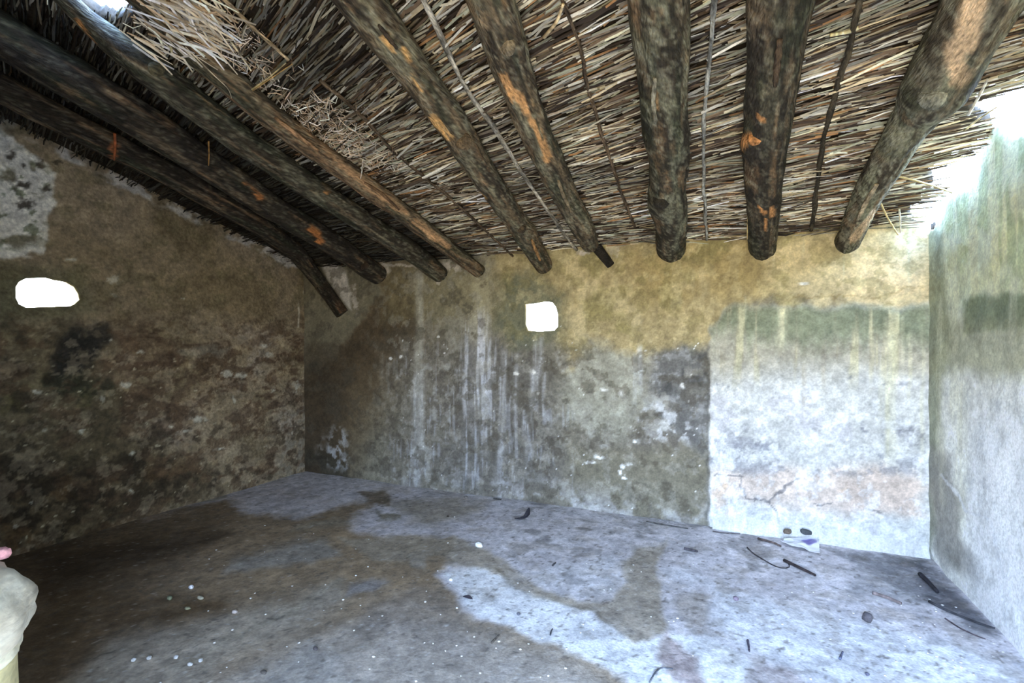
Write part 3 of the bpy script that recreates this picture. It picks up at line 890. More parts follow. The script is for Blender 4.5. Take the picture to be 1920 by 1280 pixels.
def rafter(idx, path, r, label, tone, bare=(), lichen=0.5, ends=None, wood=(188, 136, 84), bulges=(), r_end=None):
    """path: (pixel x, pixel y, radius factor[, distance from the long wall])"""
    P = []; R = []
    for q in path:
        rr = r * q[2]
        if len(q) > 3:
            yy = 4.40 - q[3]
            rv = ray(q[0], q[1]); d = yy / rv[1]
            p = np.array([rv[0] * d, yy, EYE + rv[2] * d])
        else:
            p = at_roof(q[0], q[1], rr * 1.02)
        P.append(p); R.append(rr)
    # towards the front wall, up the slope
    first = P[0]
    d = P[0] - P[1]
    d = d / np.linalg.norm(d)
    dirn = 0.5 * d + 0.5 * np.array([0, -1, ROOF_S]) / math.hypot(1, ROOF_S)
    yv = first[1]
    k = (yv - (FRONT_IN + 0.002)) / -dirn[1]
    ext = first + dirn * k
    ext[2] = roof_z(ext[1]) - R[0] * 1.02
    P = [ext] + P; R = [R[0]] + R
    PR = np.concatenate([np.array(P), np.array(R)[:, None]], 1)
    n = 240
    PR = resample(PR, n)
    pts, rad = PR[:, :3], PR[:, 3]
    sides = 48
    V, F = tube(pts, rad, sides, True)
    axis_s = np.repeat(np.concatenate([[0], np.cumsum(np.linalg.norm(np.diff(pts, axis=0), axis=1))]), sides)
    ang = np.tile(np.linspace(0, 2 * np.pi, sides, endpoint=False), n)
    ca, sa = np.cos(ang) * 1.0, np.sin(ang) * 1.0
    ctr = np.repeat(pts, sides, axis=0)
    rep = np.repeat(rad, sides)
    lump = fbm(axis_s * 2.3 + ca * 0.6 + idx * 9, sa * 0.7 + idx * 3.3, 200 + idx, 3)
    ridge = fbm(axis_s * 3.0 + idx * 5, ca * 3.4 + sa * 2.1 + idx, 230 + idx, 4)
    ridge2 = fbm(axis_s * 9.0, ca * 5 + sa * 4.2 + idx, 260 + idx, 3)
    px, py = project(V)
    disp = 1 + 0.10 * lump + 0.045 * ridge + 0.03 * ridge2
    N = (V - ctr) / (rep[:, None] + 1e-9)
    bare_m = np.zeros(len(V))
    for (bx, by, ex, ey, bw) in bare:
        vx, vy = ex - bx, ey - by
        t = np.clip(((px - bx) * vx + (py - by) * vy) / (vx * vx + vy * vy + 1e-9), 0, 1)
        w = 6 * ridge + 3 * ridge2
        dd = np.hypot(px - bx - t * vx + w, py - by - t * vy - w * 0.5)
        bare_m = np.maximum(bare_m, 1 - sstep(bw * 0.6, bw * 1.05, dd))
    down = sstep(-0.2, 0.3, -N[:, 2])
    bare_m *= 0.2 + 0.8 * down
    disp = disp - 0.05 * bare_m
    for (bx, by, br, amp) in bulges:
        disp = disp + amp * np.exp(-((px - bx) ** 2 + (py - by) ** 2) / (br * br))
    V = ctr + N * rep[:, None] * disp[:, None]
    base = np.tile(np.array(tone, float) / 255, (len(V), 1))

    def mix(c, m):
        m = np.clip(m, 0, 1)[:, None]
        return base * (1 - m) + np.array(c, float) / 255 * m
    base = mix((52, 44, 34), sstep(0.0, 0.45, ridge) * 0.75)
    base = mix((122, 104, 80), sstep(0.1, 0.5, -ridge) * 0.6)
    lich = fbm(axis_s * 5 + idx * 7, ca * 2.2 + sa * 1.8, 290 + idx, 4)
    base = mix((128, 128, 104), sstep(0.05, 0.4, lich) * lichen)
    base = mix((44, 48, 34), sstep(0.25, 0.6, fbm(axis_s * 2, ca * 1.5 + sa, 320 + idx, 3)) * 0.6)
    base = mix((140, 108, 76), sstep(0.55, 0.75, fbm(axis_s * 2.6 + 30, ca * 3 + sa * 3, 350 + idx, 3)) * 0.5)
    fl_ = fbm(axis_s * 26 + idx, ca * 11 + sa * 8.3, 380 + idx, 4)
    base = mix((150, 146, 124), sstep(0.25, 0.55, fl_) * (0.25 + 0.5 * lichen))
    base = mix((40, 36, 28), sstep(0.3, 0.6, -fl_) * 0.6)
    base = mix(wood, bare_m)
    base = base * (1 + 0.18 * ridge2)[:, None]
    col = np.concatenate([lin(base), np.ones((len(V), 1))], 1)
    o = mesh_np('rafter', V, F, col, M_LOG, origin=pts[-1])
    tag(o, label, 'rafter', 'log rafters under the thatch')
    return o, pts, rad, V


G_DARK = (38, 31, 25)  # two leftmost logs: shade at that end painted into the bark tone
RAFTERS = [
    ([(0, 165, 1), (55, 195, 1), (213, 272, 1), (330, 335, 1), (470, 412, 1), (555, 472, 1), (600, 530, .9, .12), (642, 588, .8, 0.01)], .085,
     'dark log rafter over the rubble wall with a bent drooping lower end', G_DARK, [(214, 255, 214, 292, 6), (640, 570, 652, 590, 10)], .08, (140, 88, 56), [(213, 275, 20, .12)]),
    ([(0, 62, 1), (100, 125, 1.05), (260, 222, 1.05), (400, 318, 1), (550, 413, 1), (630, 460, 1), (708, 515, .9, .0)], .105,
     'second log from the rubble wall, bark darkened for shade, with an orange scar near its foot', (36, 30, 25), [(585, 425, 602, 450, 8), (460, 345, 490, 370, 6)], .12, (170, 110, 62), [(690, 505, 24, .15)]),
    ([(112, -12, .5), (158, 36, .58), (215, 82, .8), (268, 120, 1), (340, 175, 1), (450, 260, 1), (560, 335, 1), (700, 428, 1), (779, 476, 1), (826, 514, .95, .0)], .09,
     'mossy log rafter just below the torn hole in the thatch', (62, 56, 44), [(142, 40, 170, 78, 5), (606, 345, 616, 358, 6)], .35, (182, 128, 76), [(300, 130, 26, .1)]),
    ([(272, 8, .6), (352, 88, .85), (430, 152, 1), (480, 196, 1), (560, 258, 1), (640, 315, 1), (766, 408, 1), (898, 508, .85, .0)], .075,
     'warm brown log rafter with peeled orange wood, reaching the pale lime run', (124, 98, 72), [(560, 222, 640, 300, 11), (640, 310, 760, 395, 12), (780, 415, 840, 460, 8)], .25, (176, 138, 100), []),
    ([(690, 20, 1), (770, 120, 1), (835, 215, 1), (890, 300, .98), (950, 390, .95), (985, 440, 1), (1020, 498, .85, .0)], .092,
     'knotted log rafter meeting the wall above the square hole', (96, 82, 62), [(722, 66, 738, 96, 5), (757, 92, 768, 112, 5), (770, 140, 788, 168, 4), (810, 222, 845, 256, 6), (900, 360, 915, 385, 4)], .45, (196, 152, 96), [(872, 275, 22, .28), (985, 440, 26, .15)]),
    ([(922, 0, 1.05), (950, 100, 1), (975, 170, 1), (1010, 265, .98), (1050, 350, .95), (1092, 428, .95), (1108, 458, .8, .12)], .09,
     'log rafter with a long orange scar and a thin dark broken foot', (100, 86, 66), [(946, 138, 962, 168, 6), (962, 170, 985, 195, 9), (985, 195, 1008, 250, 8), (1008, 250, 1026, 300, 7)], .5, (184, 138, 90), [(960, 90, 26, .1)]),
    ([(1236, 0, 1), (1243, 100, 1), (1245, 200, 1.03), (1251, 300, 1), (1255, 385, 1.0), (1257, 430, .95), (1258, 468, .95, .0)], .112,
     'thick lichen-grey log rafter with a rounded black foot', (50, 46, 36), [(1225, 165, 1232, 200, 5)], .6, (150, 120, 84), [(1230, 385, 22, .18)]),
    ([(1464, 0, 1.05), (1454, 100, 1.0), (1442, 200, 1.0), (1434, 300, 1.0), (1431, 400, .97), (1429, 465, .95, .0)], .105,
     'thick straight dark log rafter with small orange peeled spots', (46, 40, 32), [(1405, 255, 1397, 275, 8), (1422, 218, 1432, 224, 5), (1426, 388, 1434, 398, 6), (1436, 410, 1436, 430, 4), (1447, 385, 1448, 405, 4)], .3, (190, 134, 82), [(1400, 268, 20, .2)]),
    ([(1846, 0, 1.25), (1790, 100, 1.3), (1752, 172, 1.3), (1725, 208, .98), (1696, 250, .9), (1640, 345, .85), (1612, 400, .85), (1586, 458, .8, .0)], .098,
     'forked grey log rafter closest to the gap under the eave', (112, 106, 88), [(1790, 90, 1800, 150, 22), (1830, 0, 1812, 80, 26), (1640, 400, 1600, 450, 9)], .8, (190, 162, 128), []),
]
LOGS = []
for i_, (path, r_, lab, tone, bare, lich, wood, bulg) in enumerate(RAFTERS):
    LOGS.append(rafter(i_, path, r_, lab, tone, bare, lich, None, wood, bulg))


def log_point(i, px, py):
    """the point of a log's bark that shows at that place in the photo"""
    o, pts, rad, V = LOGS[i]
    qx, qy = project(V)
    d = np.hypot(V[:, 0], V[:, 1], V[:, 2] * 0) + 0
    near = np.where(np.hypot(qx - px, qy - py) < 9)[0]
    if not len(near):
        near = np.array([np.argmin(np.hypot(qx - px, qy - py))])
    k = near[np.argmin(np.linalg.norm(V[near] - np.array([0, 0, EYE]), axis=1))]
    return V[k]


def log_part(i, name, V, F, color):
    o = LOGS[i][0]
    n = len(V)
    nz_ = fbm(V[:, 0] * 40, V[:, 1] * 40 + V[:, 2] * 31, 640 + i, 3)
    c = np.clip(np.array(color, float) / 255 * (1 + .3 * nz_)[:, None], .02, .95)
    return mesh_np(name, V - np.array(o.location), F, np.concatenate([lin(c), np.ones((n, 1))], 1), M_LOG, o)


def knot(i, px, py, r, color):
    """a branch stub: a short swollen stump with a hollow eye"""
    p = log_point(i, px, py)
    c = LOGS[i][1][np.argmin(np.linalg.norm(LOGS[i][1] - p, axis=1))]
    d = (p - c) / np.linalg.norm(p - c)
    q = [p - d * r * 1.2, p - d * r * .2, p + d * r * .15, p + d * r * .42, p + d * r * .5, p + d * r * .42, p + d * r * .2]
    V, F = tube(np.array(q), np.array([1.5, 1.25, 1.0, .78, .58, .36, .12]) * r, 18)
    cen = np.repeat(np.array(q), 18, axis=0)
    k = 1 + 0.22 * fbm(V[:, 0] * 30, V[:, 1] * 30 + V[:, 2] * 24, 660 + i, 3)
    V = cen + (V - cen) * k[:, None]
    return log_part(i, 'knot', V, F, color)


def bark_strip(i, path, w, color, lift=0.02):
    """a flake of bark peeling away at one end"""
    P = np.array([log_point(i, x, y) for x, y in path])
    P = resample(P, 14)
    c = np.array([LOGS[i][1][np.argmin(np.linalg.norm(LOGS[i][1] - p, axis=1))] for p in P])
    d = P - c
    d /= np.linalg.norm(d, axis=1, keepdims=True)
    T = np.gradient(P, axis=0); T /= np.linalg.norm(T, axis=1, keepdims=True)
    S = np.cross(T, d)
    t = np.linspace(0, 1, 14)
    P = P + d * (0.006 + lift * t ** 2)[:, None]
    wd = w * (0.5 + 0.5 * np.sin(np.pi * (0.12 + 0.8 * t)) + 0.12 * np.sin(t * 23 + i))
    Vs = []
    for off, u in ((0.0, -1), (0.004, -.4), (0.004, .4), (0.0, 1), (-0.006, .5), (-0.006, -.5)):
        Vs.append(P + S * (u * wd)[:, None] + d * off)
    V = np.stack(Vs, 1).reshape(-1, 3)
    F = [(a * 6 + j, a * 6 + (j + 1) % 6, (a + 1) * 6 + (j + 1) % 6, (a + 1) * 6 + j) for a in range(13) for j in range(6)]
    F += [tuple(range(6))[::-1], tuple(13 * 6 + j for j in range(6))]
    return log_part(i, 'bark_strip', V, F, color)


knot(1, 690, 505, .035, (60, 48, 36))
knot(2, 300, 128, .03, (88, 80, 58))
knot(4, 872, 278, .036, (110, 92, 68))
knot(4, 985, 436, .032, (80, 66, 48))
knot(5, 962, 92, .030, (120, 106, 84))
knot(6, 1232, 386, .040, (46, 42, 34))
knot(7, 1404, 268, .026, (176, 122, 74))
knot(8, 1748, 196, .045, (128, 126, 110))
bark_strip(3, [(520, 215), (560, 252), (600, 285)], .014, (150, 116, 84))
bark_strip(3, [(690, 345), (720, 368), (752, 395)], .012, (110, 84, 60))
bark_strip(4, [(715, 50), (728, 72), (740, 92)], .010, (70, 58, 46))
bark_strip(4, [(1000, 455), (1006, 472), (1012, 488)], .014, (150, 112, 72), .04)
bark_strip(5, [(1050, 345), (1064, 372), (1078, 400)], .012, (134, 118, 92))
bark_strip(6, [(1222, 150), (1222, 190), (1226, 230)], .013, (128, 122, 104), .015)
bark_strip(7, [(1462, 80), (1460, 120), (1456, 160)], .014, (84, 68, 52), .015)
bark_strip(8, [(1640, 350), (1622, 385), (1606, 415)], .014, (176, 158, 128), .015)
# the thin dark broken foot of the orange-scarred log
b0_ = at_back(1100, 440, 0.16); b1_ = at_back(1145, 497, -0.01)
V_, F_ = tube(resample(np.array([b0_, 0.5 * (b0_ + b1_), b1_]), 16), np.linspace(.052, .036, 16), 20)
log_part(5, 'broken_foot', V_, F_, (40, 36, 30))


# thin battens laid down the slope against the reeds
def on_slope(path, off):
    return np.array([at_roof(x, y, off) for x, y in path])


def batten(path, r, color, label, off=0.016, tail=True):
    P = on_slope(path, off)
    if tail:
        d = (P[0] - P[1]); d /= np.linalg.norm(d)
        k = (P[0][1] + 0.12) / max(-d[1], 0.3)
        e = P[0] + d * min(k, 2.2)
        e[2] = roof_z(e[1]) - off
        P = np.vstack([e, P])
    P = resample(P, 60)
    seed = int(abs(P[0][0]) * 1000)
    w = np.arange(60) * 0.35
    P[:, 0] += 0.006 * fbm(w, w * 0 + seed, 5, 3)
    rad = r * (1 + 0.25 * fbm(w * 2, w * 0 + seed, 6, 3))
    V, F = tube(P, rad, 8)
    nz_ = fbm(np.repeat(w, 8) * 2.2, np.tile(np.arange(8), 60) * 0.4 + seed, 8, 3)
    c = np.clip(np.array(color, float) / 255 * (1 + 0.5 * nz_)[:, None], 0.02, 0.95)
    o = mesh_np('batten', V, F, np.concatenate([lin(c), np.ones((len(V), 1))], 1), M_LOG, origin=P[-1])
    return tag(o, label, 'batten', 'thin battens against the reeds')


batten([(795, 0), (830, 80), (870, 160), (930, 245), (985, 335), (1045, 420), (1080, 468)], 0.014, (156, 148, 132), 'thin pale batten between the knotted log and the orange-scarred log')
batten([(1062, 20), (1085, 80), (1100, 160), (1125, 240), (1150, 320), (1190, 425)], .010, (92, 76, 58), 'thin brown batten between the orange-scarred log and the lichen-grey log')
batten([(1338, 0), (1330, 100), (1322, 200), (1318, 300), (1321, 380), (1325, 450)], .011, (150, 148, 138), 'thin grey batten between the two thickest logs')
batten([(1612, 0), (1595, 90), (1570, 160), (1550, 240), (1535, 320), (1522, 432)], .014, (70, 62, 48), 'dark batten between the straight dark log and the forked log')
batten([(420, 0), (480, 55), (540, 112)], .010, (170, 146, 112), 'short pale batten by the torn hole, snapped off mid-slope', .03)
batten([(600, 150), (690, 228), (735, 282), (800, 335), (860, 385), (930, 450), (965, 484)], .011, (84, 70, 54), 'thin dark batten between the warm brown log and the knotted log', .016, False)

# ------------------------------------------------------------------ reed thatch
PAL = np.array([(206, 196, 170), (176, 160, 130), (166, 162, 150), (104, 86, 68), (56, 46, 38), (146, 146, 126), (150, 112, 74), (218, 212, 198), (136, 122, 104), (80, 68, 56)], float) / 255
PAL_W = np.array([.10, .11, .13, .16, .18, .09, .04, .06, .06, .07])


def reeds(name, X, Y, ang, L, R, zoff, tilt, bend, colors, material=M_REED):
    n = len(X)
    ca, sa = np.cos(ang), np.sin(ang)
    up = np.array([0, -1, ROOF_S]); up = up / np.linalg.norm(up)
    nrm = np.array([0, ROOF_S, 1.0]); nrm /= np.linalg.norm(nrm)
    ex = np.array([1.0, 0, 0])
    D = ca[:, None] * ex + sa[:, None] * up
    S = -sa[:, None] * ex + ca[:, None] * up
    c0 = np.stack([X, Y, roof_z(Y)], 1) + zoff[:, None] * nrm
    rings = []
    for t, f in ((-1, .85), (0, 1.0), (1, .6)):
        p = c0 + D * (t * L / 2)[:, None] + nrm * (t * tilt * L / 2 + (bend * (t * t - .5)))[:, None] + S * (bend * 2 * (t * t - 0.5))[:, None]
        for a in (0.0, 2.094, 4.189):
            rings.append(p + (R * f)[:, None] * (np.cos(a) * S + np.sin(a) * nrm))
    V = np.stack(rings, 1).reshape(-1, 3)
    b = np.arange(n)[:, None] * 9
    q = []
    for r in range(2):
        for j in range(3):
            k = (j + 1) % 3
            q.append(np.concatenate([b + r * 3 + j, b + r * 3 + k, b + (r + 1) * 3 + k, b + (r + 1) * 3 + j], 1))
    F = np.stack(q, 1).reshape(-1, 4)
    c = np.repeat(lin(colors), 9, axis=0)
    c = c * np.tile(np.repeat([1.0, 1.1, 0.8], 3), n)[:, None]
    C = np.concatenate([np.clip(c, 0, .95), np.ones((len(c), 1))], 1)
    return mesh_np(name, V, F, C, material, smooth=False)


def grain_angle(Y):
    return np.radians(np.clip(20.5 - (Y - 2.0) * 8.0, 0, 22))


def reed_colors(X, Y, n):
    k = rng.choice(len(PAL), n, p=PAL_W)
    c = PAL[k]
    lo = fbm(X * 1.6, Y * 3.2, 401, 4)
    c = c * (1 + 0.28 * lo + 0.10 * rng.standard_normal(n))[:, None]
    left_shade = 1 - sstep(-0.15, 0.25, X - (-2.95 + 0.27 * (Y - 1.7)))  # shade over the left end of the thatch, painted into the reed colour
    c = c * (1 - 0.62 * left_shade)[:, None]
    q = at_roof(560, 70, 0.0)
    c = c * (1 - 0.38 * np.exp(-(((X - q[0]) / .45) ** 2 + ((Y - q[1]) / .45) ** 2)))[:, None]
    return np.clip(c, 0.02, 0.95)


N = 25000
Y = 4.44 - (rng.random(N) ** 1.0) * 3.7
X = -4.55 + rng.random(N) * 6.0
L = 0.10 + 0.30 * rng.random(N) ** 1.8
ang = grain_angle(Y) + np.radians(3.0) * rng.standard_normal(N) + np.radians(9) * rng.standard_normal(N) * (rng.random(N) < .08) + np.radians(5) * fbm(X * 2.2, Y * 2.2, 402, 3)
R = 0.0030 + 0.0035 * rng.random(N) + 0.003 * (rng.random(N) < .1)
zo = 0.05 - 0.068 * rng.random(N) ** 1.5
px_, py_ = project(np.stack([X, Y, roof_z(Y)], 1))
X = np.minimum(X, RIGHT_X - 0.015 - 0.05 * rng.random(N) ** 2 - np.cos(ang) * L / 2)
e1 = np.stack([X + np.cos(ang) * L / 2, Y - np.sin(ang) * L / 2], 1)
e0 = np.stack([X - np.cos(ang) * L / 2, Y + np.sin(ang) * L / 2], 1)
ok = (poly_sd(X, Y, HOLE_ROOF) < 0.03) & (poly_sd(e1[:, 0], e1[:, 1], HOLE_ROOF) < 0.06) & (poly_sd(e0[:, 0], e0[:, 1], HOLE_ROOF) < 0.06)
lim = RIGHT_X - 0.012
ok &= e1[:, 0] < lim
stray = 0.05 * (rng.random(N) < 0.12)
ok &= (gap_sd(X, Y) < 0.0 + stray) & (gap_sd(e1[:, 0], e1[:, 1]) < 0.008 + stray)
ok &= (e0[:, 0] > left_x(e0[:, 1]) + 0.0) & (e0[:, 1] < 4.38) & (e1[:, 1] < 4.38)
sel = np.where(ok)[0]
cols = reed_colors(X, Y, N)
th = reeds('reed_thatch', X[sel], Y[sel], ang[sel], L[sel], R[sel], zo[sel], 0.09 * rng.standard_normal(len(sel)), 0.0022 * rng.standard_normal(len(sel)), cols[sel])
tag(th, 'weathered grey and tan reed stems packed across the underside of the roof', 'thatch', kind='stuff')

# loose tangled straw around the torn hole and between the warm brown log and the knotted log
def straw_cloud(cx, cy, sx, sy, n, spread):
    x = cx + sx * rng.standard_normal(n); y = cy + sy * rng.standard_normal(n)
    return x, y, grain_angle(y) + np.radians(spread) * rng.standard_normal(n)


xs, ys, as_ = [], [], []
for (qx, qy, sx, sy, n, spd) in ((325, 20, .09, .07, 130, 60), (400, 60, .12, .09, 120, 50), (470, 130, .10, .08, 60, 45), (590, 215, .14, .09, 150, 45), (650, 265, .10, .08, 120, 50), (700, 300, .12, .08, 60, 40)):
    c_ = at_roof(qx, qy, 0.0)
    a_, b_, d_ = straw_cloud(c_[0], c_[1], sx, sy, n, spd)
    xs.append(a_); ys.append(b_); as_.append(d_)
X = np.concatenate(xs); Y = np.concatenate(ys); ang = np.concatenate(as_)
n = len(X)
ok = (poly_sd(X, Y, HOLE_ROOF) < 0.02)
X, Y, ang = X[ok], Y[ok], ang[ok]
n = len(X)
cols = np.clip(np.array([(206, 190, 168), (196, 172, 148), (170, 144, 116), (216, 204, 190)], float)[rng.integers(0, 4, n)] / 255 * (1 + .15 * rng.standard_normal(n))[:, None], .05, .95)
ls = reeds('loose_straw', X, Y, ang, 0.03 + 0.09 * rng.random(n), 0.0018 + 0.002 * rng.random(n), -0.002 - 0.022 * rng.random(n), 0.25 * rng.standard_normal(n), 0.012 * rng.standard_normal(n), cols)
tag(ls, 'tangle of pale broken straw hanging under the torn part of the thatch', 'straw', kind='stuff')


n = 150
qx = rng.uniform(290, 430, n); qy = rng.uniform(-30, 70, n)
c_ = np.array([at_roof(a, b, 0.0) for a, b in zip(qx, qy)])
ok = poly_sd(c_[:, 0], c_[:, 1], HOLE_ROOF) < 0.02
c_ = c_[ok]; n = len(c_)
cols = np.clip(np.array([(216, 202, 176), (204, 186, 158), (222, 214, 206), (180, 152, 118)], float)[rng.integers(0, 4, n)] / 255 * (1 + .12 * rng.standard_normal(n))[:, None], .05, .95)
dr = reeds('hanging_straw', c_[:, 0], c_[:, 1], np.radians(-70 + 28 * rng.standard_normal(n)), 0.10 + 0.16 * rng.random(n), 0.003 + 0.004 * rng.random(n), -0.03 - 0.13 * rng.random(n), 0.1 - 0.35 * rng.random(n), 0.008 * rng.standard_normal(n), cols)
tag(dr, 'fringe of bright straw hanging over the lip of the torn hole', 'straw', kind='stuff')


# single stems that stand out
def stem(name, P, r, color, label, cat, group=None, sides=7, taper=True, material=None, nn=14):
    P = resample(P, nn)
    rad = r * (np.linspace(1, 0.7, nn) if taper else np.ones(nn))
    V, F = tube(P, rad, sides)
    nz_ = 1 + 0.15 * np.repeat(rng.standard_normal(nn), sides)
    c = np.clip(np.array(color, float) / 255 * nz_[:, None], .03, .95)
    o = mesh_np(name, V, F, np.concatenate([lin(c), np.ones((len(V), 1))], 1), material or M_REED, origin=P[0])
    return tag(o, label, cat, group)


def hang(path, off0, dz):
    """stem starting in the thatch and hanging dz (metres) lower at its end"""
    n = len(path)
    return np.array([at_roof(x, y, off0 + dz * i / (n - 1)) for i, (x, y) in enumerate(path)])


stem('broken_reed', hang([(306, -20), (314, 40), (322, 100)], .02, .10), .0085, (206, 192, 142), 'thick straw-coloured reed hanging straight down from the torn hole', 'reed')
stem('broken_reed', hang([(288, -10), (298, 25), (308, 58)], .03, .06), .011, (222, 214, 206), 'short whitish reed butt hanging at the lip of the torn hole', 'reed')
stem('broken_reed', hang([(320, 20), (338, 60), (356, 95)], .05, .05), .011, (190, 172, 148), 'splayed pale reed end lying over the mossy log', 'reed')
stem('straw_fibre', hang([(348, 88), (380, 120), (412, 152), (430, 166), (434, 184)], .16, .03), .0022, (206, 190, 160), 'long thin pale fibre curling along the warm brown log', 'fibre')
stem('broken_reed', hang([(412, 50), (414, 80), (415, 106)], .02, .08), .004, (200, 180, 150), 'thin short reed dangling between the two hanging stems', 'reed')
stem('broken_reed', hang([(426, 70), (445, 95), (471, 133)], .02, .08), .0055, (206, 190, 158), 'bent pale reed dangling over the warm brown log', 'reed')
stem('broken_reed', hang([(472, 168), (505, 145), (536, 118)], .10, -.08), .004, (176, 160, 120), 'upper of two crossed thin reeds poking from the thatch', 'reed')
stem('broken_reed', hang([(474, 170), (515, 142), (548, 120)], .11, -.09), .0035, (160, 128, 78), 'lower of two crossed thin reeds poking from the thatch', 'reed')
stem('bark_splinter', hang([(215, 250), (216, 275), (214, 300)], .09, .10), .009, (146, 82, 48), 'orange bark splinter hanging from the drooping dark log', 'splinter')
stem('broken_reed', hang([(1650, 378), (1664, 408), (1684, 440)], .03, .04), .006, (214, 186, 130), 'tan reed poking down in front of the wall corner', 'reed')
stem('broken_reed', hang([(1686, 392), (1688, 415), (1688, 436)], .03, .05), .006, (216, 206, 176), 'pale reed stub hanging by the bright corner gap', 'reed')
stem('broken_reed', hang([(1680, 330), (1715, 338), (1755, 350), (1785, 361)], .02, .05), .007, (180, 160, 116), 'long bowed reed reaching across the bright gap under the eave', 'reed')
stem('broken_reed', hang([(1700, 406), (1722, 406)], .03, .0), .006, (220, 210, 184), 'short level reed beside the bright corner gap', 'reed')
stem('broken_reed', hang([(1808, 245), (1836, 222), (1870, 200)], .03, .0), .005, (196, 180, 140), 'straw stem slanting over the upper bright gap', 'reed')
stem('broken_reed', hang([(1835, 150), (1850, 120), (1870, 85)], .07, .0), .006, (206, 176, 120), 'tan reed leaning on the forked log', 'reed')
stem('broken_reed', hang([(1815, 215), (1836, 180), (1852, 148)], .07, .0), .007, (206, 198, 180), 'pale reed lying beside the forked log over the gap', 'reed')
stem('broken_reed', hang([(1403, 395), (1402, 420), (1401, 448)], .05, .08), .006, (196, 170, 122), 'thin tan reed hanging beside the straight dark log', 'reed')
stem('broken_reed', hang([(1020, 70), (1045, 40), (1056, 8)], .02, .03), .009, (206, 182, 140), 'broad pale reed blade curling from the thatch near the orange-scarred log', 'reed')
stem('broken_reed', hang([(517, 300), (518, 315), (519, 330)], .10, .05), .005, (160, 104, 60), 'short rusty straw hanging under the warm brown log', 'reed')
stem('broken_reed', hang([(391, 265), (392, 290), (391, 310)], .10, .06), .005, (150, 110, 60), 'short ochre straw hanging below the mossy log', 'reed')
stem('broken_reed', hang([(680, 300), (679, 318), (676, 335)], .08, .05), .004, (214, 196, 176), 'pale straw hanging where the thatch is loosest', 'reed')
stem('broken_reed', hang([(1556, 68), (1580, 64), (1610, 52)], .016, .0), .012, (214, 202, 158), 'broad cream reed beside the dark batten', 'reed')


# ------------------------------------------------------------------ stone pillar by the doorway
def lathe_rock(name, prof, cx, cy, sides, seed, amp, parent, color_fn, material):
    prof = np.array(prof, float)
    m = 48
    tt = np.linspace(0, 1, m)
    L = np.concatenate([[0], np.cumsum(np.linalg.norm(np.diff(prof, axis=0), axis=1))]); L /= L[-1]
    r = np.interp(tt, L, prof[:, 0]); z = np.interp(tt, L, prof[:, 1])
    a = np.linspace(0, 2 * np.pi, sides, endpoint=False)
    A, RR = np.meshgrid(a, r); _, ZZ = np.meshgrid(a, z)
    A = A.ravel(); RR = RR.ravel(); ZZ = ZZ.ravel()
    n_a = fbm(np.cos(A) * 1.6 + seed, np.sin(A) * 1.6 + ZZ * 3, seed, 4)
    lay = fbm(ZZ * 26 + 0.6 * np.cos(A), np.cos(A + 1) * 0.8, seed + 5, 3)
    k = 1 + amp * n_a + amp * 0.8 * lay + amp * 0.5 * fbm(np.cos(A) * 5, np.sin(A) * 5 + ZZ * 11, seed + 8, 3)
    V = np.stack([cx + RR * k * np.cos(A), cy + RR * k * np.sin(A), ZZ], 1)
    F = []
    for i in range(m - 1):
        for j in range(sides):
            q = (j + 1) % sides
            F.append((i * sides + j, i * sides + q, (i + 1) * sides + q, (i + 1) * sides + j))
    F.append(tuple(range(sides))[::-1])
    F.append(tuple((m - 1) * sides + j for j in range(sides)))
    c = color_fn(A, ZZ, n_a, lay)
    return mesh_np(name, V, F, np.concatenate([lin(c), np.ones((len(c), 1))], 1), material, parent)


DEP = 1.415
c_lat, c_dep = -1.536, 1.2
pc = np.array([CP * c_lat - SP * c_dep, SP * c_lat + CP * c_dep])
pillar = link(bpy.data.objects.new('stone_pillar', None))
pillar.location = (pc[0], pc[1], 0)
tag(pillar, 'squat stone pillar with an overhanging rounded cap beside the doorway', 'pillar')


def zpx(py):
    return EYE - (py - HZ) / FOC * DEP


def cap_col(A, Z, na, lay):
    c = np.tile(rgb(204, 192, 166), (len(A), 1))
    m = sstep(0.0, 0.5, lay)[:, None]
    c = c * (1 - 0.75 * m) + rgb(140, 132, 118) * 0.75 * m
    m = sstep(0.15, 0.5, -lay)[:, None]
    c = c * (1 - 0.5 * m) + rgb(214, 210, 190) * 0.5 * m
    m = (1 - sstep(zpx(1168), zpx(1150), Z + 0.01 * na))[:, None]
    return c * (1 - m) + rgb(232, 222, 190) * m


def shaft_col(A, Z, na, lay):
    c = np.tile(rgb(216, 202, 150), (len(A), 1))
    m = sstep(0.1, 0.5, lay + na)[:, None]
    return c * (1 - 0.4 * m) + rgb(186, 168, 120) * 0.4 * m


lathe_rock('cap_stone', [(0.02, zpx(1190)), (0.262, zpx(1194)), (0.278, zpx(1188)), (0.29, zpx(1172)), (0.31, zpx(1155)), (0.318, zpx(1135)), (0.312, zpx(1108)), (0.290, zpx(1078)), (0.262, zpx(1056)), (0.22, zpx(1046)), (0.02, zpx(1040))], 0, 0, 64, 3, 0.055, pillar, cap_col, M_STONE)
lathe_rock('shaft', [(0.02, -0.01), (0.285, -0.01), (0.282, 0.3), (0.276, 0.5), (0.274, zpx(1186)), (0.02, zpx(1186))], 0, 0, 64, 9, 0.03, pillar, shaft_col, M_STONE)


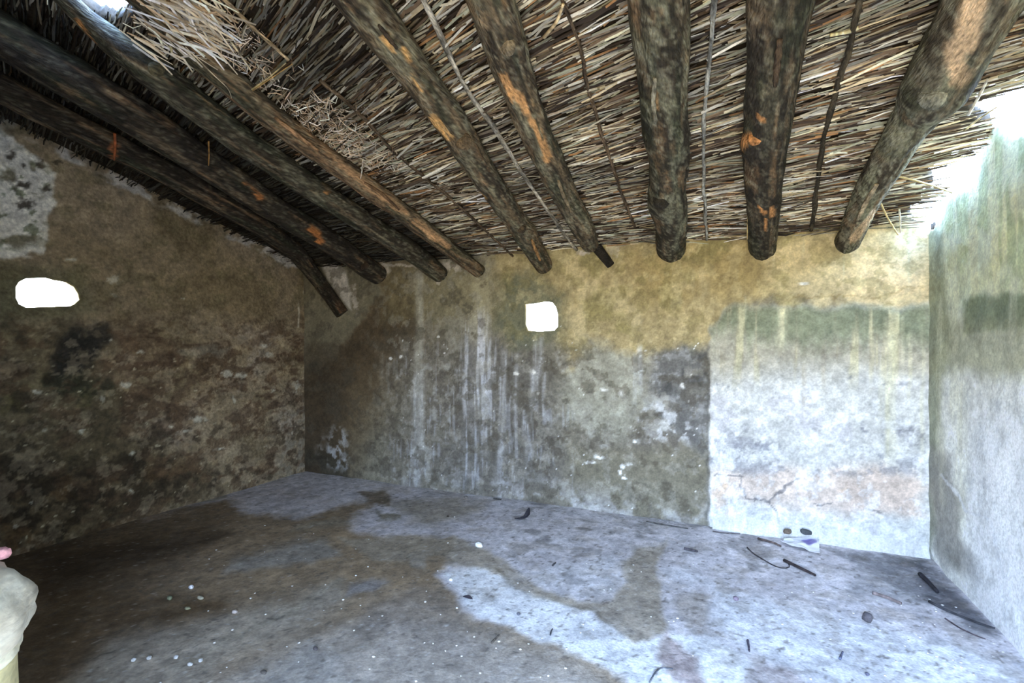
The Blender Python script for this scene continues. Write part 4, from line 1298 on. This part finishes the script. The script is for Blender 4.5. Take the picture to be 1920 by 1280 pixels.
# small shapes
def rock(name, c, size, color, label, cat, group=None, seed=0, rot=0.0, material=M_SMALL, sub=2, sq=0.0):
    import bmesh
    bm = bmesh.new()
    bmesh.ops.create_icosphere(bm, subdivisions=sub, radius=1.0)
    V = np.array([v.co[:] for v in bm.verts]); F = [tuple(v.index for v in f.verts) for f in bm.faces]
    bm.free()
    if sq:
        V = np.sign(V) * np.abs(V) ** (1 - sq)
    k = 1 + 0.22 * fbm(V[:, 0] * 1.4 + seed * 3.1, V[:, 1] * 1.4 + V[:, 2] * 1.1 + seed, seed + 500, 3)
    V = V * k[:, None] * np.array(size)
    cr_, sr_ = math.cos(rot), math.sin(rot)
    V = np.stack([V[:, 0] * cr_ - V[:, 1] * sr_, V[:, 0] * sr_ + V[:, 1] * cr_, V[:, 2]], 1)
    zmin = V[:, 2].min()
    V[:, 2] -= zmin
    nz_ = fbm(V[:, 0] / size[0] * 2, V[:, 1] / size[1] * 2, seed, 3)
    cc = np.clip(np.array(color, float) / 255 * (1 + .18 * nz_)[:, None], .03, .96)
    o = mesh_np(name, V, F, np.concatenate([lin(cc), np.ones((len(V), 1))], 1), material)
    o.location = tuple(c)
    return tag(o, label, cat, group)


pk_lat = -1.443
pk = np.array([CP * pk_lat - SP * 1.436, SP * pk_lat + CP * 1.436])
rock('brick_fragment', (pk[0], pk[1], zpx(1056)), (0.025, 0.022, 0.015), (226, 160, 160), 'pink brick fragment resting on the stone pillar', 'brick', seed=3, sq=0.45, sub=3)


# ------------------------------------------------------------------ litter on the floor
def fpt(px, py, lift=0.0):
    p = at_floor(px, py)
    h = floor_h(p[0], p[1])[0]
    return np.array([p[0], p[1], h + lift])


def stick(path, r, color, label, cat='stick', name='stick', lifts=None, sides=8):
    P = np.array([fpt(x, y, r * 0.9 + (lifts[i] if lifts else 0)) for i, (x, y) in enumerate(path)])
    return stem(name, P, r, color, label, cat, None, sides, True, M_SMALL)


DK = (52, 48, 48)
stick([(1470, 1052), (1500, 1066), (1529, 1079)], .011, (58, 50, 50), 'straight dark stick below the foil wrapper')
stick([(1401, 1026), (1412, 1038), (1428, 1046), (1446, 1058), (1464, 1066), (1482, 1066), (1484, 1060), (1476, 1055)], .0045, (66, 62, 64), 'thin curved twig ending in a loop beside the straight dark stick', 'twig', 'twig')
stick([(1421, 1011), (1438, 1016), (1452, 1020), (1464, 1027)], .009, (92, 80, 76), 'dark bent stick whose tip touches the foil wrapper')
stick([(1725, 1079), (1742, 1095), (1758, 1112)], .013, (48, 46, 52), 'short thick black stick by the pale wall')
stick([(1742, 1128), (1768, 1143), (1800, 1156), (1838, 1170), (1866, 1178)], .007, (60, 60, 64), 'long dark grey stick along the foot of the pale wall')
stick([(1772, 1160), (1800, 1178), (1826, 1190), (1848, 1198)], .004, (84, 74, 78), 'thin reddish twig in front of the long stick', 'twig', 'twig')
stick([(1636, 1112), (1662, 1120), (1690, 1132)], .010, (120, 108, 106), 'flat grey-brown piece of bark on the bright floor', 'bark', 'bark_piece')
stick([(1402, 1204), (1404, 1215), (1405, 1224)], .006, (84, 80, 92), 'short upright-looking splinter on the bright screed', 'splinter', 'splinter')
stick([(1283, 1030), (1296, 1033), (1308, 1036)], .010, (74, 70, 74), 'short dark stick in front of the infill edge')
stick([(1212, 980), (1240, 985), (1290, 992)], .006, (84, 82, 80), 'thin grey stick lying along the wall foot')
stick([(1336, 997), (1360, 1000), (1388, 1001)], .005, (96, 90, 92), 'thin twig on the floor left of the foil wrapper', 'twig', 'twig')
stick([(922, 1205), (930, 1197), (936, 1190)], .006, (92, 84, 76), 'small brown splinter on the damp floor', 'splinter', 'splinter')
stick([(1218, 1282), (1228, 1264), (1240, 1254), (1262, 1258)], .004, (96, 98, 104), 'hooked thin twig near the bottom of the bright screed', 'twig', 'twig')
stick([(1032, 1190), (1033, 1184), (1036, 1178)], .004, (70, 72, 80), 'tiny dark splinter on the pale screed', 'splinter', 'splinter')
stick([(1036, 1061), (1042, 1056)], .006, (66, 64, 66), 'stubby black splinter mid-floor', 'splinter', 'splinter')
stick([(1575, 1236), (1580, 1222)], .006, (96, 100, 120), 'grey splinter on the brightest part of the floor', 'splinter', 'splinter')
stick([(925, 936), (940, 938)], .007, (70, 68, 66), 'short black stick against the wall foot')


def leaf(path, w, color, label):
    """curled dry leaf: a cupped thick strip"""
    P = resample(np.array([fpt(x, y, l) for x, y, l in path]), 12)
    n = 12
    k = np.sin(np.linspace(0.15, math.pi - 0.1, n))
    T = np.gradient(P, axis=0); T /= np.linalg.norm(T, axis=1, keepdims=True)
    S = np.cross(T, [0, 0, 1.0]); S /= np.linalg.norm(S, axis=1, keepdims=True) + 1e-9
    Vs = []
    for u in np.linspace(-1, 1, 7):
        Vs.append(P + S * (u * w * k)[:, None] + np.array([0, 0, 1.0]) * (u * u * w * 0.7 * k)[:, None])
    V = np.concatenate(Vs)
    o = mesh_np('dry_leaf', V, grid(n, 7), flat(np.array(color) / 255.0, len(V)), M_SMALL, origin=P[0])
    solidify(o, 0.002, 0)
    return tag(o, label, 'leaf')


leaf([(965, 974, .004), (976, 976, .004), (988, 974, .012), (992, 964, .05)], .022, (62, 60, 66), 'curled dark leaf on the floor below the square hole')
leaf([(868, 1118, .003), (876, 1121, .004), (886, 1124, .006)], .014, (72, 66, 72), 'flat dark leaf at the edge of the pale screed')

def on_fillet(px, py):
    p = at_back(px, py, 0.062)
    return np.array([p[0], p[1], p[2] - 0.02])


rock('clod', on_fillet(1476, 996), (.034, .026, .020), (120, 106, 92), 'brown clod stuck on the foot of the infill, beside a darker one', 'clod', seed=4)
rock('clod', on_fillet(1511, 997), (.042, .028, .022), (76, 78, 80), 'dark grey clod stuck on the foot of the infill above the foil wrapper', 'clod', seed=5)
rock('clod', fpt(1627, 1164), (.026, .020, .028), (88, 84, 88), 'dark lumpy clod alone on the bright floor', 'clod', seed=6)
rock('stone', fpt(898, 1026), (.030, .022, .020), (238, 236, 230), 'white stone lump in the middle of the floor', 'stone', seed=7)
rock('stone', fpt(845, 1088), (.012, .010, .008), (236, 234, 230), 'small white stone on the tip of the pale screed', 'stone', seed=8)
rock('stone', fpt(874, 935), (.02, .014, .012), (120, 112, 104), 'small grey stone at the wall foot', 'stone', seed=9)
rock('clod', fpt(1380, 1126), (.016, .012, .012), (120, 108, 120), 'small purplish clod on the bright floor', 'clod', seed=10)
rock('clod', fpt(972, 1152), (.010, .008, .008), (92, 92, 100), 'small grey clod on the pale screed', 'clod', seed=11)
rock('clod', fpt(1626, 1265), (.009, .008, .008), (92, 92, 108), 'little dark clod near the front edge of the bright floor', 'clod', seed=12)
rock('clod', fpt(840, 970), (.012, .008, .006), (50, 44, 38), 'little black clod on the far part of the floor', 'clod', seed=13)
rock('clod', fpt(592, 1218), (.014, .010, .009), (80, 74, 74), 'dark clod on the grey front part of the floor', 'clod', seed=14)
rock('clod', fpt(495, 1262), (.016, .012, .008), (88, 82, 76), 'broad crumbly clod on the grey front part of the floor', 'clod', seed=15)
rock('stone', fpt(358, 1103), (.016, .014, .012), (206, 204, 208), 'pale round stone on the dark damp floor', 'stone', seed=16)
rock('stone', fpt(376, 1122), (.022, .012, .010), (166, 160, 140), 'flat beige stone near the pale round one', 'stone', seed=17)
rock('stone', fpt(352, 1141), (.018, .012, .008), (150, 146, 116), 'flat greenish stone in front of the beige one', 'stone', seed=18)
rock('stone', fpt(318, 1124), (.018, .014, .012), (112, 116, 92), 'mossy grey stone behind the greenish one', 'stone', seed=19)
rock('stone', fpt(440, 1148), (.020, .013, .010), (168, 156, 148), 'pinkish flat stone on the brown damp floor', 'stone', seed=20)
for k_, (x_, y_, l_) in enumerate(((250, 1238, 'first'), (279, 1234, 'second'), (330, 1232, 'third'), (356, 1247, 'fourth'), (376, 1240, 'last'))):
    rock('stone', fpt(x_, y_), (.011 + .003 * (k_ % 2), .010, .008), (190, 188, 184), l_ + ' of five whitish stones in a row across the grey floor, counted from the pillar', 'stone', seed=30 + k_)

# plaster chips: many and alike
CHIP_XY = [(667, 1028), (676, 1134), (664, 1180), (889, 1191), (835, 1217), (856, 1208), (866, 1228), (930, 1214), (812, 1203), (826, 1150), (796, 1202), (1028, 1266), (900, 1260), (812, 1242), (864, 1266), (840, 1018), (852, 970), (1018, 974), (1078, 962), (1104, 968), (1508, 1098), (1535, 1118), (1452, 1085), (1400, 1030), (1300, 1058), (1722, 1116), (1755, 1142), (1804, 1192), (1864, 1205), (1840, 1250), (1790, 1248), (1680, 1238), (1696, 1210), (1756, 1230), (1880, 1220), (1650, 1180), (1600, 1148), (420, 1060), (496, 1036), (520, 1050), (470, 1120), (548, 1098), (610, 1095), (560, 1012), (436, 1180), (402, 1204), (498, 1150), (1262, 980), (1278, 1040), (1188, 1060), (1145, 1105), (1112, 1180), (720, 975), (690, 1060), (755, 1080), (640, 1140), (700, 1230), (780, 1276), (1150, 960), (1060, 1010), (560, 1240), (425, 1250), (300, 1280), (640, 930)]
r2 = random.Random(5)
while len(CHIP_XY) < 150:
    if r2.random() < .45:
        x_, y_ = r2.uniform(1450, 1900), r2.uniform(1080, 1275)
        if y_ < 1050 + (x_ - 1733) * 1.0 + 25:
            continue
    else:
        x_, y_ = r2.uniform(380, 1300), r2.uniform(985, 1275)
    CHIP_XY.append((x_, y_))
base_chips = []
for k_ in range(6):
    o_ = rock('plaster_chip', (0, 0, 0), (.0075, .006, .003), (218, 212, 204), 'small white plaster chip lying loose on the floor', 'plaster chip', 'plaster chips scattered on the floor', seed=60 + k_, sub=1)
    base_chips.append(o_)
for k_, (x_, y_) in enumerate(CHIP_XY):
    b_ = base_chips[k_ % 6]
    o_ = b_ if k_ < 6 else b_.copy()
    if k_ >= 6:
        scene.collection.objects.link(o_)
    p_ = fpt(x_, y_, -0.001)
    o_.location = tuple(p_)
    o_.rotation_euler = (0, 0, r2.uniform(0, 6.28))
    s_ = r2.uniform(.6, 1.25)
    o_.scale = (s_, s_ * r2.uniform(.8, 1.3), s_)

# crumpled foil wrapper
q = [fpt(1463, 1022), fpt(1537, 1043), fpt(1535, 1017), fpt(1472, 1015)]
n = 26
u, v = np.meshgrid(np.linspace(0, 1, n), np.linspace(0, 1, n))
u = u.ravel(); v = v.ravel()
Pq = (1 - u)[:, None] * ((1 - v)[:, None] * q[0] + v[:, None] * q[3]) + u[:, None] * ((1 - v)[:, None] * q[1] + v[:, None] * q[2])
cr1 = np.abs(fbm(u * 3.2, v * 3.6, 701, 2)); cr2 = np.abs(fbm(u * 7, v * 7, 702, 2))
tri = np.abs(((u * 1.6 + v * 0.9) % 1.0) - 0.5) + np.abs(((u * 0.7 - v * 1.3) % 1.0) - 0.5)
Pq[:, 2] += 0.004 + 0.022 * tri + 0.008 * cr1 + 0.02 * v * u
c = np.tile(rgb(228, 228, 232), (len(u), 1))
pm = (sstep(.02, .08, poly_sd(u, v, [(.42, .86), (.97, .86), (.97, .50), (.82, .42), (.70, .24)]) + .03 * fbm(u * 6, v * 6, 705, 2) + .03))[:, None]
c = c * (1 - pm) + rgb(132, 122, 190) * pm
gm = (sstep(.0, .05, poly_sd(u, v, [(.12, .25), (.3, .25), (.3, .5), (.12, .5)])))[:, None]
c = c * (1 - gm * .35) + rgb(150, 180, 170) * gm * .35
wr = mesh_np('foil_wrapper', Pq, grid(n, n), np.concatenate([lin(c), np.ones((len(c), 1))], 1), M_FOIL, origin=q[0], smooth=False)
solidify(wr, 0.0015, 0)
tag(wr, 'crumpled white and lilac foil wrapper lying by the wall infill', 'wrapper')
